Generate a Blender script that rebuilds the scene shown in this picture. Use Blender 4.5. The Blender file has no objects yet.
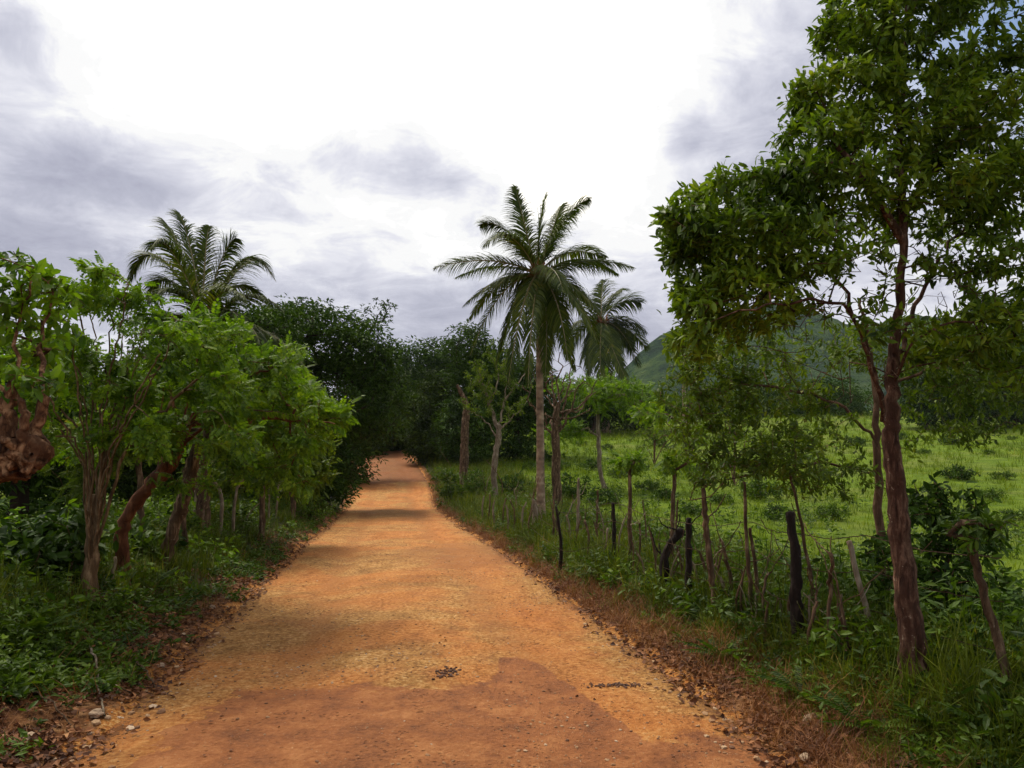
import bpy, math, random
import numpy as np
from mathutils import Vector, noise

SC = bpy.context.scene
COL = SC.collection
R = math.radians
random.seed(7)
RNG = np.random.default_rng(7)

# ------------------------------------------------------------------ camera
F = 780.0
CAMZ = 1.6
PITCH = math.atan(80 / F)
cd = bpy.data.cameras.new('camera')
cam = bpy.data.objects.new('camera', cd)
COL.objects.link(cam)
cam.location = (0, 0, CAMZ)
cam.rotation_euler = (math.pi / 2 + PITCH, 0, 0)
cd.sensor_width = 36
cd.lens = F * 36 / 1024
cd.clip_start = 0.05
cd.clip_end = 6000
SC.camera = cam

# ------------------------------------------------------------------ light
SUN_EL, SUN_AZ = R(60), R(-35)          # azimuth measured from +Y towards +X
EXPOSURE = 0.45
SUN_STRENGTH = 3.2
SKY_WHITE, SKY_GREY = 2.6, 0.72
sd = bpy.data.lights.new('sun', 'SUN')
sd.energy = SUN_STRENGTH
sd.angle = R(24)
sd.color = (1.0, 0.93, 0.78)
sun = bpy.data.objects.new('sun', sd)
COL.objects.link(sun)
sdir = Vector((math.sin(SUN_AZ) * math.cos(SUN_EL), math.cos(SUN_AZ) * math.cos(SUN_EL), math.sin(SUN_EL)))
sun.rotation_euler = sdir.to_track_quat('Z', 'Y').to_euler()
sun.location = (0, 0, 60)

SC.view_settings.view_transform = 'Standard'
SC.view_settings.look = 'None'
SC.view_settings.exposure = EXPOSURE
SC.view_settings.gamma = 1
SC.view_settings.use_curve_mapping = False


def at(px, py, Y):
    """world point seen at pixel px,py whose distance ahead is Y"""
    a, b = (px - 512) / F, (384 - py) / F
    d = Vector((a, math.cos(PITCH) - b * math.sin(PITCH), math.sin(PITCH) + b * math.cos(PITCH)))
    return Vector((0, 0, CAMZ)) + d * (Y / d.y)


# ---- node helper
class NT:
    def __init__(s, tree):
        s.t = tree; s.n = tree.nodes; s.l = tree.links

    def new(s, typ, **kw):
        n = s.n.new(typ)
        for k, v in kw.items():
            setattr(n, k, v)
        return n

    def put(s, inp, v):
        if isinstance(v, bpy.types.NodeSocket):
            s.l.new(v, inp)
        elif v is not None:
            if isinstance(v, (tuple, list)) and len(v) == 3 and inp.type == 'RGBA':
                v = (*v, 1)
            inp.default_value = v

    def noise(s, vec, scale, detail=4, rough=0.55, dist=0.0):
        n = s.new('ShaderNodeTexNoise')
        s.put(n.inputs['Vector'], vec); n.inputs['Scale'].default_value = scale
        n.inputs['Detail'].default_value = detail; n.inputs['Roughness'].default_value = rough
        n.inputs['Distortion'].default_value = dist
        return n.outputs['Fac']

    def ramp(s, fac, stops, interp='LINEAR'):
        n = s.new('ShaderNodeValToRGB')
        n.color_ramp.interpolation = interp
        e = n.color_ramp.elements
        while len(e) < len(stops):
            e.new(0.5)
        for i, (p, c) in enumerate(stops):
            e[i].position = p
            e[i].color = (*c, 1) if isinstance(c, (tuple, list)) else (c, c, c, 1)
        s.put(n.inputs[0], fac)
        return n.outputs[0]

    def math(s, op, a, b=None, c=None, clamp=False):
        n = s.new('ShaderNodeMath', operation=op, use_clamp=clamp)
        s.put(n.inputs[0], a); s.put(n.inputs[1], b)
        if c is not None:
            s.put(n.inputs[2], c)
        return n.outputs[0]

    def mix(s, f, a, b, blend='MIX'):
        n = s.new('ShaderNodeMixRGB', blend_type=blend)
        s.put(n.inputs[0], f); s.put(n.inputs[1], a); s.put(n.inputs[2], b)
        return n.outputs[0]

    def rng(s, v, a, b, c=0.0, d=1.0, smooth=True):
        n = s.new('ShaderNodeMapRange')
        if smooth:
            n.interpolation_type = 'SMOOTHSTEP'
        s.put(n.inputs[0], v)
        for i, q in enumerate((a, b, c, d)):
            n.inputs[1 + i].default_value = q
        return n.outputs[0]


# ------------------------------------------------------------------ sky
world = bpy.data.worlds.new('World')
SC.world = world
world.use_nodes = True
w = NT(world.node_tree)
w.n.clear()
tc = w.new('ShaderNodeTexCoord').outputs['Generated']
sky = w.new('ShaderNodeTexSky')
sky.sky_type = 'NISHITA'
sky.sun_disc = False
sky.sun_elevation = SUN_EL
sky.sun_rotation = SUN_AZ
blue = w.mix(1.0, sky.outputs[0], (0.10, 0.10, 0.10), 'MULTIPLY')


def skyblob(px, py, rx, ry):
    """falls from 1 at the direction of a pixel to 0 at the rim of an ellipse of directions"""
    c = (at(px, py, 10) - Vector((0, 0, CAMZ))).normalized()
    sub = w.new('ShaderNodeVectorMath', operation='SUBTRACT')
    w.l.new(tc, sub.inputs[0]); sub.inputs[1].default_value = c
    mul = w.new('ShaderNodeVectorMath', operation='MULTIPLY')
    w.l.new(sub.outputs[0], mul.inputs[0]); mul.inputs[1].default_value = (F / rx, 0.6, F / ry)
    ln = w.new('ShaderNodeVectorMath', operation='LENGTH')
    w.l.new(mul.outputs[0], ln.inputs[0])
    return w.rng(ln.outputs['Value'], 0.0, 1.0, 1.0, 0.0)


sep = w.new('ShaderNodeSeparateXYZ'); w.l.new(tc, sep.inputs[0])
zz = w.math('ADD', w.math('MAXIMUM', sep.outputs[2], 0.0), 0.16)
cmb = w.new('ShaderNodeCombineXYZ')
w.put(cmb.inputs[0], w.math('DIVIDE', sep.outputs[0], zz))
w.put(cmb.inputs[1], w.math('DIVIDE', sep.outputs[1], zz))
n1 = w.noise(cmb.outputs[0], 1.1, 7, 0.55, 0.5)
n2 = w.noise(cmb.outputs[0], 4.2, 8, 0.68, 0.5)
n3 = w.noise(tc, 3.6, 6, 0.55, 0.35)
def centred(n, k):
    return w.math('MULTIPLY_ADD', n, k, -.5 * k)


cl = w.math('ADD', w.math('ADD', centred(n1, .75), centred(n3, 1.25)), w.math('ADD', centred(n2, 1.0), .60))
for (px, py, rx, ry, k) in [(390, -30, 520, 330, 0.60), (620, 110, 200, 230, 0.25), (230, 110, 190, 190, 0.18), (390, 215, 120, 30, .12),
                            (30, 215, 190, 120, -0.24), (110, 60, 160, 110, .24), (370, 175, 240, 44, -0.30), (455, 150, 110, 60, -0.22), (150, 190, 90, 40, -.2),
                            (685, 138, 42, 26, -0.40), (790, 130, 110, 320, -0.22), (5, 20, 60, 50, -0.30), (450, 335, 760, 110, -0.24), (300, 245, 260, 30, .12), (90, 150, 90, 30, -.1)]:
    cl = w.math('ADD', cl, w.math('MULTIPLY', skyblob(px, py, rx, ry), k))
cloud = w.ramp(w.math('MULTIPLY', cl, 0.6), [(0.08, (0.40, 0.41, 0.52)), (0.20, (0.50, 0.51, 0.62)), (0.30, (0.64, 0.65, 0.75)),
                    (0.40, (0.82, 0.825, 0.90)), (0.47, (1.0, 1.0, 1.0))])
boost = w.rng(cl, 0.85, 1.35, SKY_GREY, SKY_WHITE)
cb = w.new('ShaderNodeCombineXYZ')
for i in range(3):
    w.put(cb.inputs[i], w.math('MULTIPLY', boost, w.rng(cl, 0.85, 1.2, 1.0, (1.06, .97, .80)[i])))
cloud = w.mix(1.0, cloud, cb.outputs[0], 'MULTIPLY')
gap = w.math('MULTIPLY', skyblob(1030, 20, 150, 190), w.rng(n3, 0.35, 0.6), clamp=True)
final = w.mix(gap, cloud, blue)
bg = w.new('ShaderNodeBackground')
w.l.new(final, bg.inputs[0])
bg.inputs[1].default_value = 1.0
out = w.new('ShaderNodeOutputWorld')
w.l.new(bg.outputs[0], out.inputs[0])


# ------------------------------------------------------------------ materials
def material(name):
    m = bpy.data.materials.new(name)
    m.use_nodes = True
    t = NT(m.node_tree)
    t.n.clear()
    o = t.new('ShaderNodeOutputMaterial')
    return m, t, o


def bump(t, h, strength, dist):
    b = t.new('ShaderNodeBump')
    b.inputs['Strength'].default_value = strength
    b.inputs['Distance'].default_value = dist
    t.put(b.inputs['Height'], h)
    return b.outputs[0]


def leaf_mat(name, cols, transl=0.3, rough=0.45, clump=2.0, spec=0.35):
    """cols: dark, mid, light, occasional"""
    cols = [(r * 1.22, g * 1.0, b * .75) for r, g, b in cols]
    m, t, o = material(name)
    g = t.new('ShaderNodeNewGeometry')
    p = t.new('ShaderNodeTexCoord').outputs['Object']
    r = g.outputs['Random Per Island']
    nz = t.noise(p, clump, 3)
    f = t.math('ADD', t.math('MULTIPLY', r, 0.55), t.math('MULTIPLY', t.rng(nz, 0.3, 0.7), 0.45))
    c = t.ramp(f, [(0.12, cols[0]), (0.5, cols[1]), (0.86, cols[2]), (1.0, cols[3])])
    b = t.new('ShaderNodeBsdfPrincipled')
    t.put(b.inputs['Base Color'], c)
    b.inputs['Roughness'].default_value = rough
    b.inputs['Specular IOR Level'].default_value = spec
    tr = t.new('ShaderNodeBsdfTranslucent')
    t.put(tr.inputs[0], t.mix(1.0, c, (1.25, 1.35, 0.6), 'MULTIPLY'))
    ms = t.new('ShaderNodeMixShader')
    ms.inputs[0].default_value = transl
    t.l.new(b.outputs[0], ms.inputs[1]); t.l.new(tr.outputs[0], ms.inputs[2])
    t.l.new(ms.outputs[0], o.inputs[0])
    return m


def bark_mat(name, a, b_, c_, scale=14, patch=None, stretch=0.25):
    m, t, o = material(name)
    p = t.new('ShaderNodeTexCoord').outputs['Object']
    mp = t.new('ShaderNodeMapping')
    mp.inputs['Scale'].default_value = (1, 1, stretch)
    t.l.new(p, mp.inputs[0])
    n1 = t.noise(mp.outputs[0], scale, 8, 0.65, 0.4)
    n2 = t.noise(p, scale * 0.4, 4)
    c = t.ramp(n1, [(0.38, a), (0.5, b_), (0.62, c_)])
    c = t.mix(t.rng(n2, 0.35, 0.7), c, t.mix(0.5, a, b_))
    if patch:
        n3 = t.noise(p, scale * 0.9, 3, 0.6, 0.8)
        c = t.mix(t.math('MULTIPLY', t.rng(n3, 0.64, 0.68), t.rng(n1, .45, .55)), c, patch)
    b = t.new('ShaderNodeBsdfPrincipled')
    t.put(b.inputs['Base Color'], c)
    b.inputs['Roughness'].default_value = 0.9
    b.inputs['Specular IOR Level'].default_value = 0.15
    t.put(b.inputs['Normal'], bump(t, t.math('ADD', n1, t.math('MULTIPLY', n2, 0.6)), 0.9, 0.03))
    t.l.new(b.outputs[0], o.inputs[0])
    return m


M = {}
M['leaf_glossy'] = leaf_mat('leaf_glossy', [(.020, .050, .006), (.070, .140, .010), (.140, .235, .016), (.21, .28, .03)], .34, .5, 1.6, .2)
M['leaf_bright'] = leaf_mat('leaf_bright', [(.026, .072, .006), (.078, .172, .010), (.145, .270, .016), (.22, .33, .03)], .38, .55, 1.8, .2)
M['leaf_olive'] = leaf_mat('leaf_olive', [(.028, .060, .008), (.070, .135, .012), (.120, .200, .018), (.17, .17, .04)], .34, .55, 1.8, .2)
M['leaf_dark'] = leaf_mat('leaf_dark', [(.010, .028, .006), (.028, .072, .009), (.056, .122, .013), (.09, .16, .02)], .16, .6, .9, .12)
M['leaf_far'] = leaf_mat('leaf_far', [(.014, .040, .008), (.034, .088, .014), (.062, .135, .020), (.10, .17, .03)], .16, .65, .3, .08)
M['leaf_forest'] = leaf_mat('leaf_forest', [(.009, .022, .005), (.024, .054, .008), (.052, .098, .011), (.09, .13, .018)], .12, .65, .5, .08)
M['leaf_palm'] = leaf_mat('leaf_palm', [(.016, .036, .005), (.040, .072, .008), (.080, .120, .012), (.15, .15, .03)], .30, .55, 1.2, .15)
M['leaf_palm_dry'] = leaf_mat('leaf_palm_dry', [(.06, .035, .012), (.11, .07, .022), (.16, .11, .03), (.2, .14, .05)], .2, .6, 1.2)
M['grass_blade'] = leaf_mat('grass_blade', [(.024, .042, .005), (.060, .098, .009), (.110, .155, .015), (.26, .21, .07)], .3, .6, 1.3, .12)
M['grass_pasture'] = leaf_mat('grass_pasture', [(.046, .088, .006), (.092, .165, .009), (.145, .225, .014), (.21, .20, .05)], .34, .7, .35, .1)
M['weed'] = leaf_mat('weed', [(.015, .040, .005), (.042, .096, .008), (.085, .165, .013), (.16, .25, .03)], .3, .55, 1.5, .2)
M['dry_grass'] = leaf_mat('dry_grass', [(.07, .028, .012), (.15, .065, .024), (.26, .14, .055), (.34, .22, .10)], .15, .7, 2)
M['litter'] = leaf_mat('litter', [(.036, .016, .010), (.11, .048, .022), (.24, .12, .055), (.42, .27, .15)], .05, .8, 3)
M['bark_red'] = bark_mat('bark_red', (.020, .008, .005), (.085, .040, .024), (.21, .12, .075), 30, (.28, .21, .15), .22)
M['bark_brown'] = bark_mat('bark_brown', (.028, .017, .010), (.105, .063, .034), (.25, .17, .10), 22, (.30, .24, .16), .18)
M['bark_orange'] = bark_mat('bark_orange', (.035, .013, .007), (.15, .055, .025), (.29, .13, .06), 15)
M['bark_burl'] = bark_mat('bark_burl', (.022, .010, .006), (.14, .060, .026), (.36, .20, .10), 26, None, .6)
M['bark_pale'] = bark_mat('bark_pale', (.08, .055, .035), (.22, .17, .11), (.36, .31, .23), 16)
M['bark_tan'] = bark_mat('bark_tan', (.045, .028, .014), (.16, .095, .045), (.32, .22, .12), 22, None, .2)
M['bark_dark'] = bark_mat('bark_dark', (.008, .006, .005), (.022, .015, .012), (.06, .045, .035), 18)
M['bark_forest'] = bark_mat('bark_forest', (.012, .008, .005), (.035, .022, .013), (.08, .05, .03), 8)
M['twig'] = bark_mat('twig', (.05, .03, .02), (.13, .07, .04), (.22, .13, .08), 20)


def palm_bark():
    m, t, o = material('palm_bark')
    p = t.new('ShaderNodeTexCoord').outputs['Object']
    s = t.new('ShaderNodeSeparateXYZ'); t.l.new(p, s.inputs[0])
    nz = t.noise(p, 5, 5)
    ringc = t.math('SINE', t.math('ADD', t.math('MULTIPLY', s.outputs[2], 52.0), t.math('MULTIPLY', nz, 5.0)))
    c = t.ramp(t.math('MULTIPLY_ADD', ringc, 0.03, nz), [(0.3, (.07, .045, .026)), (0.5, (.21, .14, .085)), (0.7, (.36, .27, .17))])
    b = t.new('ShaderNodeBsdfPrincipled')
    t.put(b.inputs['Base Color'], c); b.inputs['Roughness'].default_value = .9
    t.put(b.inputs['Normal'], bump(t, t.math('ADD', t.math('MULTIPLY', ringc, .12), nz), .8, .03))
    t.l.new(b.outputs[0], o.inputs[0])
    return m


M['palm_bark'] = palm_bark()


def plain(name, a, b_, scale=20, rough=.7, metallic=0):
    m, t, o = material(name)
    p = t.new('ShaderNodeTexCoord').outputs['Object']
    n = t.noise(p, scale, 4)
    b = t.new('ShaderNodeBsdfPrincipled')
    t.put(b.inputs['Base Color'], t.ramp(n, [(.35, a), (.65, b_)]))
    b.inputs['Roughness'].default_value = rough; b.inputs['Metallic'].default_value = metallic
    t.put(b.inputs['Normal'], bump(t, n, .5, .01))
    t.l.new(b.outputs[0], o.inputs[0])
    return m


def stone_mat(name, stops):
    m, t, o = material(name)
    g = t.new('ShaderNodeNewGeometry')
    p = t.new('ShaderNodeTexCoord').outputs['Object']
    n = t.noise(p, 60, 4)
    c = t.mix(t.math('MULTIPLY', n, .5), t.ramp(g.outputs['Random Per Island'], stops), (.12, .05, .02))
    b = t.new('ShaderNodeBsdfPrincipled')
    t.put(b.inputs['Base Color'], c); b.inputs['Roughness'].default_value = .9
    t.put(b.inputs['Normal'], bump(t, n, .5, .01))
    t.l.new(b.outputs[0], o.inputs[0])
    return m


M['gravel'] = stone_mat('gravel', [(0, (.10, .04, .018)), (.4, (.30, .15, .06)), (.8, (.46, .29, .15)), (1, (.60, .45, .30))])
M['clod'] = stone_mat('clod', [(0, (.028, .012, .007)), (.6, (.08, .03, .015)), (1, (.16, .07, .03))])
M['stone'] = stone_mat('stone', [(0, (.22, .13, .07)), (.6, (.38, .27, .17)), (1, (.50, .42, .33))])
M['coconut'] = plain('coconut', (.10, .07, .02), (.22, .10, .03), 6)
M['wire'] = plain('wire', (.05, .03, .02), (.10, .06, .04), 40, .6, .6)
M['bag'] = plain('bag', (.45, .45, .55), (.65, .65, .75), 20, .5)


# ------------------------------------------------------------------ meshes from arrays
class Geo:
    def __init__(s):
        s.v = []; s.f = {3: [], 4: []}; s.n = 0

    def add(s, V, faces):
        V = np.asarray(V, dtype=np.float64).reshape(-1, 3)
        for k, fa in faces.items():
            if len(fa):
                s.f[k].append(np.asarray(fa, dtype=np.int64) + s.n)
        s.v.append(V); s.n += len(V)

    def inst(s, tmpl, pos, rot, scale):
        TV, TF = tmpl
        N = len(pos)
        if N == 0:
            return
        scale = np.asarray(scale, float)
        if scale.ndim == 1:
            scale = scale[:, None]
        V = TV[None, :, :] * scale[:, None, :]
        V = np.einsum('nij,nkj->nki', rot, V) + pos[:, None, :]
        off = (np.arange(N) * len(TV))[:, None, None]
        s.add(V.reshape(-1, 3), {k: (fa[None] + off).reshape(-1, k) for k, fa in TF.items() if len(fa)})

    def build(s, name, mat, parent=None, smooth=False, origin=None):
        V = np.concatenate(s.v) if s.v else np.zeros((0, 3))
        if origin is not None:
            V = V - np.array(origin)
        me = bpy.data.meshes.new(name)
        loops, starts, totals = [], [], []
        st = 0
        for k in (3, 4):
            if s.f[k]:
                fa = np.concatenate(s.f[k])
                loops.append(fa.ravel())
                starts.append(st + np.arange(len(fa)) * k)
                totals.append(np.full(len(fa), k))
                st += fa.size
        loops = np.concatenate(loops); starts = np.concatenate(starts); totals = np.concatenate(totals)
        me.vertices.add(len(V)); me.vertices.foreach_set('co', V.astype(np.float32).ravel())
        me.loops.add(len(loops)); me.loops.foreach_set('vertex_index', loops.astype(np.int32))
        me.polygons.add(len(starts))
        me.polygons.foreach_set('loop_start', starts.astype(np.int32))
        me.polygons.foreach_set('loop_total', totals.astype(np.int32))
        me.polygons.foreach_set('use_smooth', np.full(len(starts), smooth))
        me.update(calc_edges=True)
        me.validate()
        me.materials.append(mat)
        o = bpy.data.objects.new(name, me)
        COL.objects.link(o)
        if parent is not None:
            o.parent = parent
        elif origin is not None:
            o.location = origin
        return o


def tag(o, label=None, cat=None, group=None, kind=None):
    if label: o['label'] = label
    if cat: o['category'] = cat
    if group: o['group'] = group
    if kind: o['kind'] = kind
    return o


def empty(name, loc, label, cat, group=None):
    o = bpy.data.objects.new(name, None)
    COL.objects.link(o)
    o.location = loc
    o.empty_display_size = .3
    return tag(o, label, cat, group)


def nrm(a):
    return a / np.maximum(np.linalg.norm(a, axis=-1, keepdims=True), 1e-9)


def frames(d, n):
    """columns: x along d, y side, z near n"""
    d = nrm(d)
    s = nrm(np.cross(n, d))
    z = np.cross(d, s)
    return np.stack([d, s, z], axis=-1)


# ---- leaf templates (along +x, unit length)
def t_leaf(wd=.38, fold=.10, curl=.14):
    h = wd / 2
    V = [(0, 0, 0), (.28, h * .85, fold * .8 - .0), (.68, h * .8, fold * .5 - curl * .5), (1, 0, -curl), (.28, -h * .85, fold * .8), (.68, -h * .8, fold * .5 - curl * .5),
         (.28, 0, 0), (.68, 0, -curl * .35)]
    return np.array(V, float), {3: np.array([(0, 6, 1), (7, 3, 2), (0, 4, 6), (7, 5, 3)]), 4: np.array([(6, 7, 2, 1), (4, 5, 7, 6)])}


def t_simple(wd=.45, fold=.1):
    h = wd / 2
    V = [(0, 0, 0), (.45, h, fold), (1, 0, -.1), (.45, -h, fold)]
    return np.array(V, float), {3: np.array([(0, 2, 1), (0, 3, 2)]), 4: np.zeros((0, 4), int)}


def t_pinnate(n=6, wd=.16, ll=.34, droop=.35):
    V, T = [], []
    def leaflet(b, d, l, wd):
        i = len(V)
        d = np.array(d, float); d /= np.linalg.norm(d)
        s = np.cross((0, 0, 1), d); s /= np.linalg.norm(s)
        V.extend([b, b + d * l * .45 + s * wd / 2, b + d * l + np.array((0, 0, -.12 * l)), b + d * l * .45 - s * wd / 2])
        T.extend([(i, i + 2, i + 1), (i, i + 3, i + 2)])
    for k in range(n):
        x = .18 + .78 * k / n
        z = -droop * x * x
        for sgn in (1, -1):
            leaflet(np.array((x, 0, z)), (.45, sgn, -.25 - .3 * x), ll * (1 - .35 * abs(x - .5)), wd * .8)
    leaflet(np.array((.96, 0, -droop * .92)), (1, 0, -.6), ll, wd * .9)
    i = len(V)
    for x in (0, .35, .7, 1):
        V.extend([np.array((x, .006, -droop * x * x)), np.array((x, -.006, -droop * x * x))])
    Q = [(i + 2 * k, i + 2 * k + 1, i + 2 * k + 3, i + 2 * k + 2) for k in range(3)]
    return np.array(V, float), {3: np.array(T), 4: np.array(Q)}


def t_fern(n=12, ll=.26):
    return t_pinnate(n, .085, ll, .5)


def t_blade(segs=3, wd=.03, bend=.5):
    V, Q = [], []
    for k in range(segs + 1):
        u = k / segs
        wv = wd * (1 - u) ** .7 / 2 + .001
        V += [(bend * u * u, -wv, u * (1 - .3 * bend * u)), (bend * u * u, wv, u * (1 - .3 * bend * u))]
    Q = [(2 * k, 2 * k + 1, 2 * k + 3, 2 * k + 2) for k in range(segs)]
    return np.array(V, float), {3: np.zeros((0, 3), int), 4: np.array(Q)}


T_LEAF = t_leaf()
T_LEAFW = t_leaf(.5, .12, .2)
T_SIMPLE = t_simple()
T_ROUND = t_simple(.7, .12)
T_PIN = t_pinnate()
T_PINL = t_pinnate(5, .24, .36, .3)
T_FINE = t_pinnate(8, .13, .24, .25)
T_FERN = t_fern()


def put_leaves(g, tmpl, P, D, per, size, spread=1.0, droop=.3, back=.25, rng=RNG, upn=.8, jit=.02):
    """whorls of leaves round each twig tip"""
    P = np.asarray(P, float); D = nrm(np.asarray(D, float))
    N = len(P)
    if N == 0:
        return
    P = np.repeat(P, per, 0); D = np.repeat(D, per, 0)
    K = len(P)
    a = rng.normal(size=(K, 3)); a -= D * (a * D).sum(1, keepdims=True); a = nrm(a)
    ang = rng.uniform(.5, 1.35, K)[:, None] * spread
    d = D * np.cos(ang) + a * np.sin(ang)
    d[:, 2] -= droop * rng.uniform(.3, 1.5, K)
    d = nrm(d)
    n = rng.normal(size=(K, 3)) * .45 + np.array((0, 0, upn))
    sz = size * rng.uniform(.6, 1.25, K)
    pos = P - D * (rng.uniform(0, 1, K) ** 1.5 * back)[:, None] + rng.normal(size=(K, 3)) * jit
    g.inst(tmpl, pos, frames(d, n), sz)


# ---- branch skeletons
class Skel:
    def __init__(s, seed=1):
        s.P = []; s.par = []; s.rf = []; s.rng = np.random.default_rng(seed); s.tips = []; s.seed = seed

    def line(s, pts, step=.15, wob=.02, radii=None, start=None):
        """limb through the points; radii given along it are minimum radii"""
        pts = [Vector(p) for p in pts]
        if start is None and s.P:
            d = [(Vector(q) - pts[0]).length for q in s.P]
            start = int(np.argmin(d))
        cum = [0]
        for a, b in zip(pts, pts[1:]):
            cum.append(cum[-1] + (b - a).length)
        n = max(2, int(cum[-1] / step))
        idx = start
        first = 0 if start is None else 1
        for k in range(first, n + 1):
            t = k / n * (len(pts) - 1)
            i = min(int(t), len(pts) - 2); u = t - i
            p0 = pts[max(i - 1, 0)]; p1 = pts[i]; p2 = pts[i + 1]; p3 = pts[min(i + 2, len(pts) - 1)]
            q = .5 * ((2 * p1) + (p2 - p0) * u + (2 * p0 - 5 * p1 + 4 * p2 - p3) * u * u + (3 * p1 - p0 - 3 * p2 + p3) * u ** 3)
            if 0 < k < n:
                q = q + Vector(s.rng.normal(size=3)) * wob
            r = 0
            if radii:
                tt = k / n * (len(radii) - 1); j = min(int(tt), len(radii) - 2)
                r = radii[j] * (1 - tt + j) + radii[j + 1] * (tt - j)
            s.P.append(tuple(q)); s.par.append(-1 if idx is None else idx); s.rf.append(r)
            idx = len(s.P) - 1
        return idx

    def reach(s, tips, step=.2, wob=.03, up=.15, below=.7, inward=None):
        tips = np.asarray(tips, float)
        A = np.array(s.P)
        d0 = np.array([np.min(np.linalg.norm(A - t, axis=1)) for t in tips])
        cap = len(A) + int(sum(d0) / step * 2) + len(tips) * 3 + 50
        B = np.zeros((cap * 2, 3)); n = len(A); B[:n] = A
        lo = min(len(A) - 1, max(1, int(len(A) * 0.12)))
        for t in tips[np.argsort(d0)]:
            dv = B[:n] - t
            d = np.linalg.norm(dv, axis=1)
            cost = d + below * np.maximum(0, dv[:, 2])
            cost[:lo] += .6
            j = int(np.argmin(cost))
            a = B[j].copy()
            L = d[j]
            k = max(1, int(L / step))
            idx = j
            for q in range(1, k + 1):
                u = q / k
                p = a + (t - a) * u
                p[2] += up * L * math.sin(math.pi * u) * .5
                if q < k:
                    p = p + s.rng.normal(size=3) * wob
                if n >= len(B):
                    B = np.concatenate([B, np.zeros_like(B)])
                B[n] = p; s.P.append(tuple(p)); s.par.append(idx); s.rf.append(0)
                idx = n; n += 1
            s.tips.append(idx)

    def ends(s):
        """tip positions and directions"""
        P = np.array(s.P)
        ii = np.array(s.tips)
        pp = np.array(s.par)[ii]
        return P[ii], nrm(P[ii] - P[pp] + 1e-6)

    def mesh(s, r_tip, r_base, gnarl=0.0, gfreq=6.0, flare=0.0, rmin=0):
        n = len(s.P)
        cnt = [0.0] * n
        kids = [[] for _ in range(n)]
        for i in range(n - 1, -1, -1):
            if cnt[i] == 0:
                cnt[i] = 1.0
            if s.par[i] >= 0:
                cnt[s.par[i]] += cnt[i] if s.rf[i] == 0 or True else 0
                kids[s.par[i]].append(i)
        # count only leaves, not chain nodes
        cnt = [0.0] * n
        for i in range(n - 1, -1, -1):
            if not kids[i]:
                cnt[i] = 1.0
            if s.par[i] >= 0:
                cnt[s.par[i]] += cnt[i]
        tot = max(cnt[0], 2)
        e = math.log(max(r_base / r_tip, 1.01)) / math.log(tot)
        rad = [max(r_tip * c ** e, f) for c, f in zip(cnt, s.rf)]
        s.rad = rad
        P = [Vector(p) for p in s.P]
        V, T3, Q = [], [], []

        def ring(p, x, y, r, k):
            i0 = len(V)
            for q in range(k):
                a = 2 * math.pi * q / k
                dvec = x * math.cos(a) + y * math.sin(a)
                rr = r
                if gnarl and r > .015:
                    w0 = p + dvec * r
                    rr = r * (1 + gnarl * (noise.noise(w0 * gfreq) + .5 * noise.noise(w0 * gfreq * 2.7)))
                if flare and p.z - P[0].z < .25:
                    rr *= 1 + flare * (1 - (p.z - P[0].z) / .25) * (1 + .5 * math.sin(3 * a + s.seed))
                V.append(p + dvec * rr)
            return i0

        def axes(d, ref=None):
            if ref is None:
                ref = Vector((1, 0, 0)) if abs(d.x) < .8 else Vector((0, 1, 0))
            y = d.cross(ref)
            if y.length < 1e-5:
                y = d.cross(Vector((.3, .5, .8)))
            y.normalize()
            x = y.cross(d); x.normalize()
            return x, y
        stack = []
        roots = [i for i in range(n) if s.par[i] < 0]
        for r0 in roots:
            stack.append((r0, None))
        while stack:
            node, src = stack.pop()
            # walk a chain
            chain = [node]
            while kids[chain[-1]]:
                ks = kids[chain[-1]]
                m = max(ks, key=lambda q: (cnt[q], rad[q]))
                for q in ks:
                    if q != m:
                        stack.append((q, chain[-1]))
                chain.append(m)
            pts = [P[c] for c in chain]; rr = [rad[c] for c in chain]
            if src is not None:
                pts = [P[src]] + pts; rr = [min(rr[0] * 1.15, rad[src])] + rr
            if len(pts) < 2:
                continue
            rm = max(rr)
            k = 3 if rm < .006 else 4 if rm < .015 else 6 if rm < .04 else 10 if rm < .08 else 14
            x = None; prev = None
            for i, p in enumerate(pts):
                d = (pts[min(i + 1, len(pts) - 1)] - pts[max(i - 1, 0)])
                if d.length < 1e-6:
                    d = Vector((0, 0, 1))
                d.normalize()
                x, y = axes(d, x)
                i0 = ring(p, x, y, rr[i], k)
                if prev is not None:
                    for q in range(k):
                        Q.append((prev + q, prev + (q + 1) % k, i0 + (q + 1) % k, i0 + q))
                prev = i0
            if rr[-1] > .012:   # close the end
                V.append(pts[-1] + d * rr[-1] * .3)
                c = len(V) - 1
                for q in range(k):
                    T3.append((prev + q, prev + (q + 1) % k, c))
        g = Geo()
        g.add([tuple(v) for v in V], {3: np.array(T3).reshape(-1, 3), 4: np.array(Q).reshape(-1, 4)})
        return g


def blob_pts(blobs, rng, shell=.5):
    """blobs: (px, py, Y, rx_px, ry_px, depth_m, count) -> points filling ellipsoids of real size"""
    out = []
    for (px, py, Y, rx, ry, dz, n) in blobs:
        c = np.array(at(px, py, Y))
        v = nrm(rng.normal(size=(n, 3)))
        r = rng.uniform(0, 1, n) ** (1 / 3)
        r = r * (1 - shell) + shell * r ** .25
        v = v * r[:, None] * np.array((rx / F * Y, dz, ry / F * Y))
        out.append(v + c)
    return np.concatenate(out)


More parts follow.
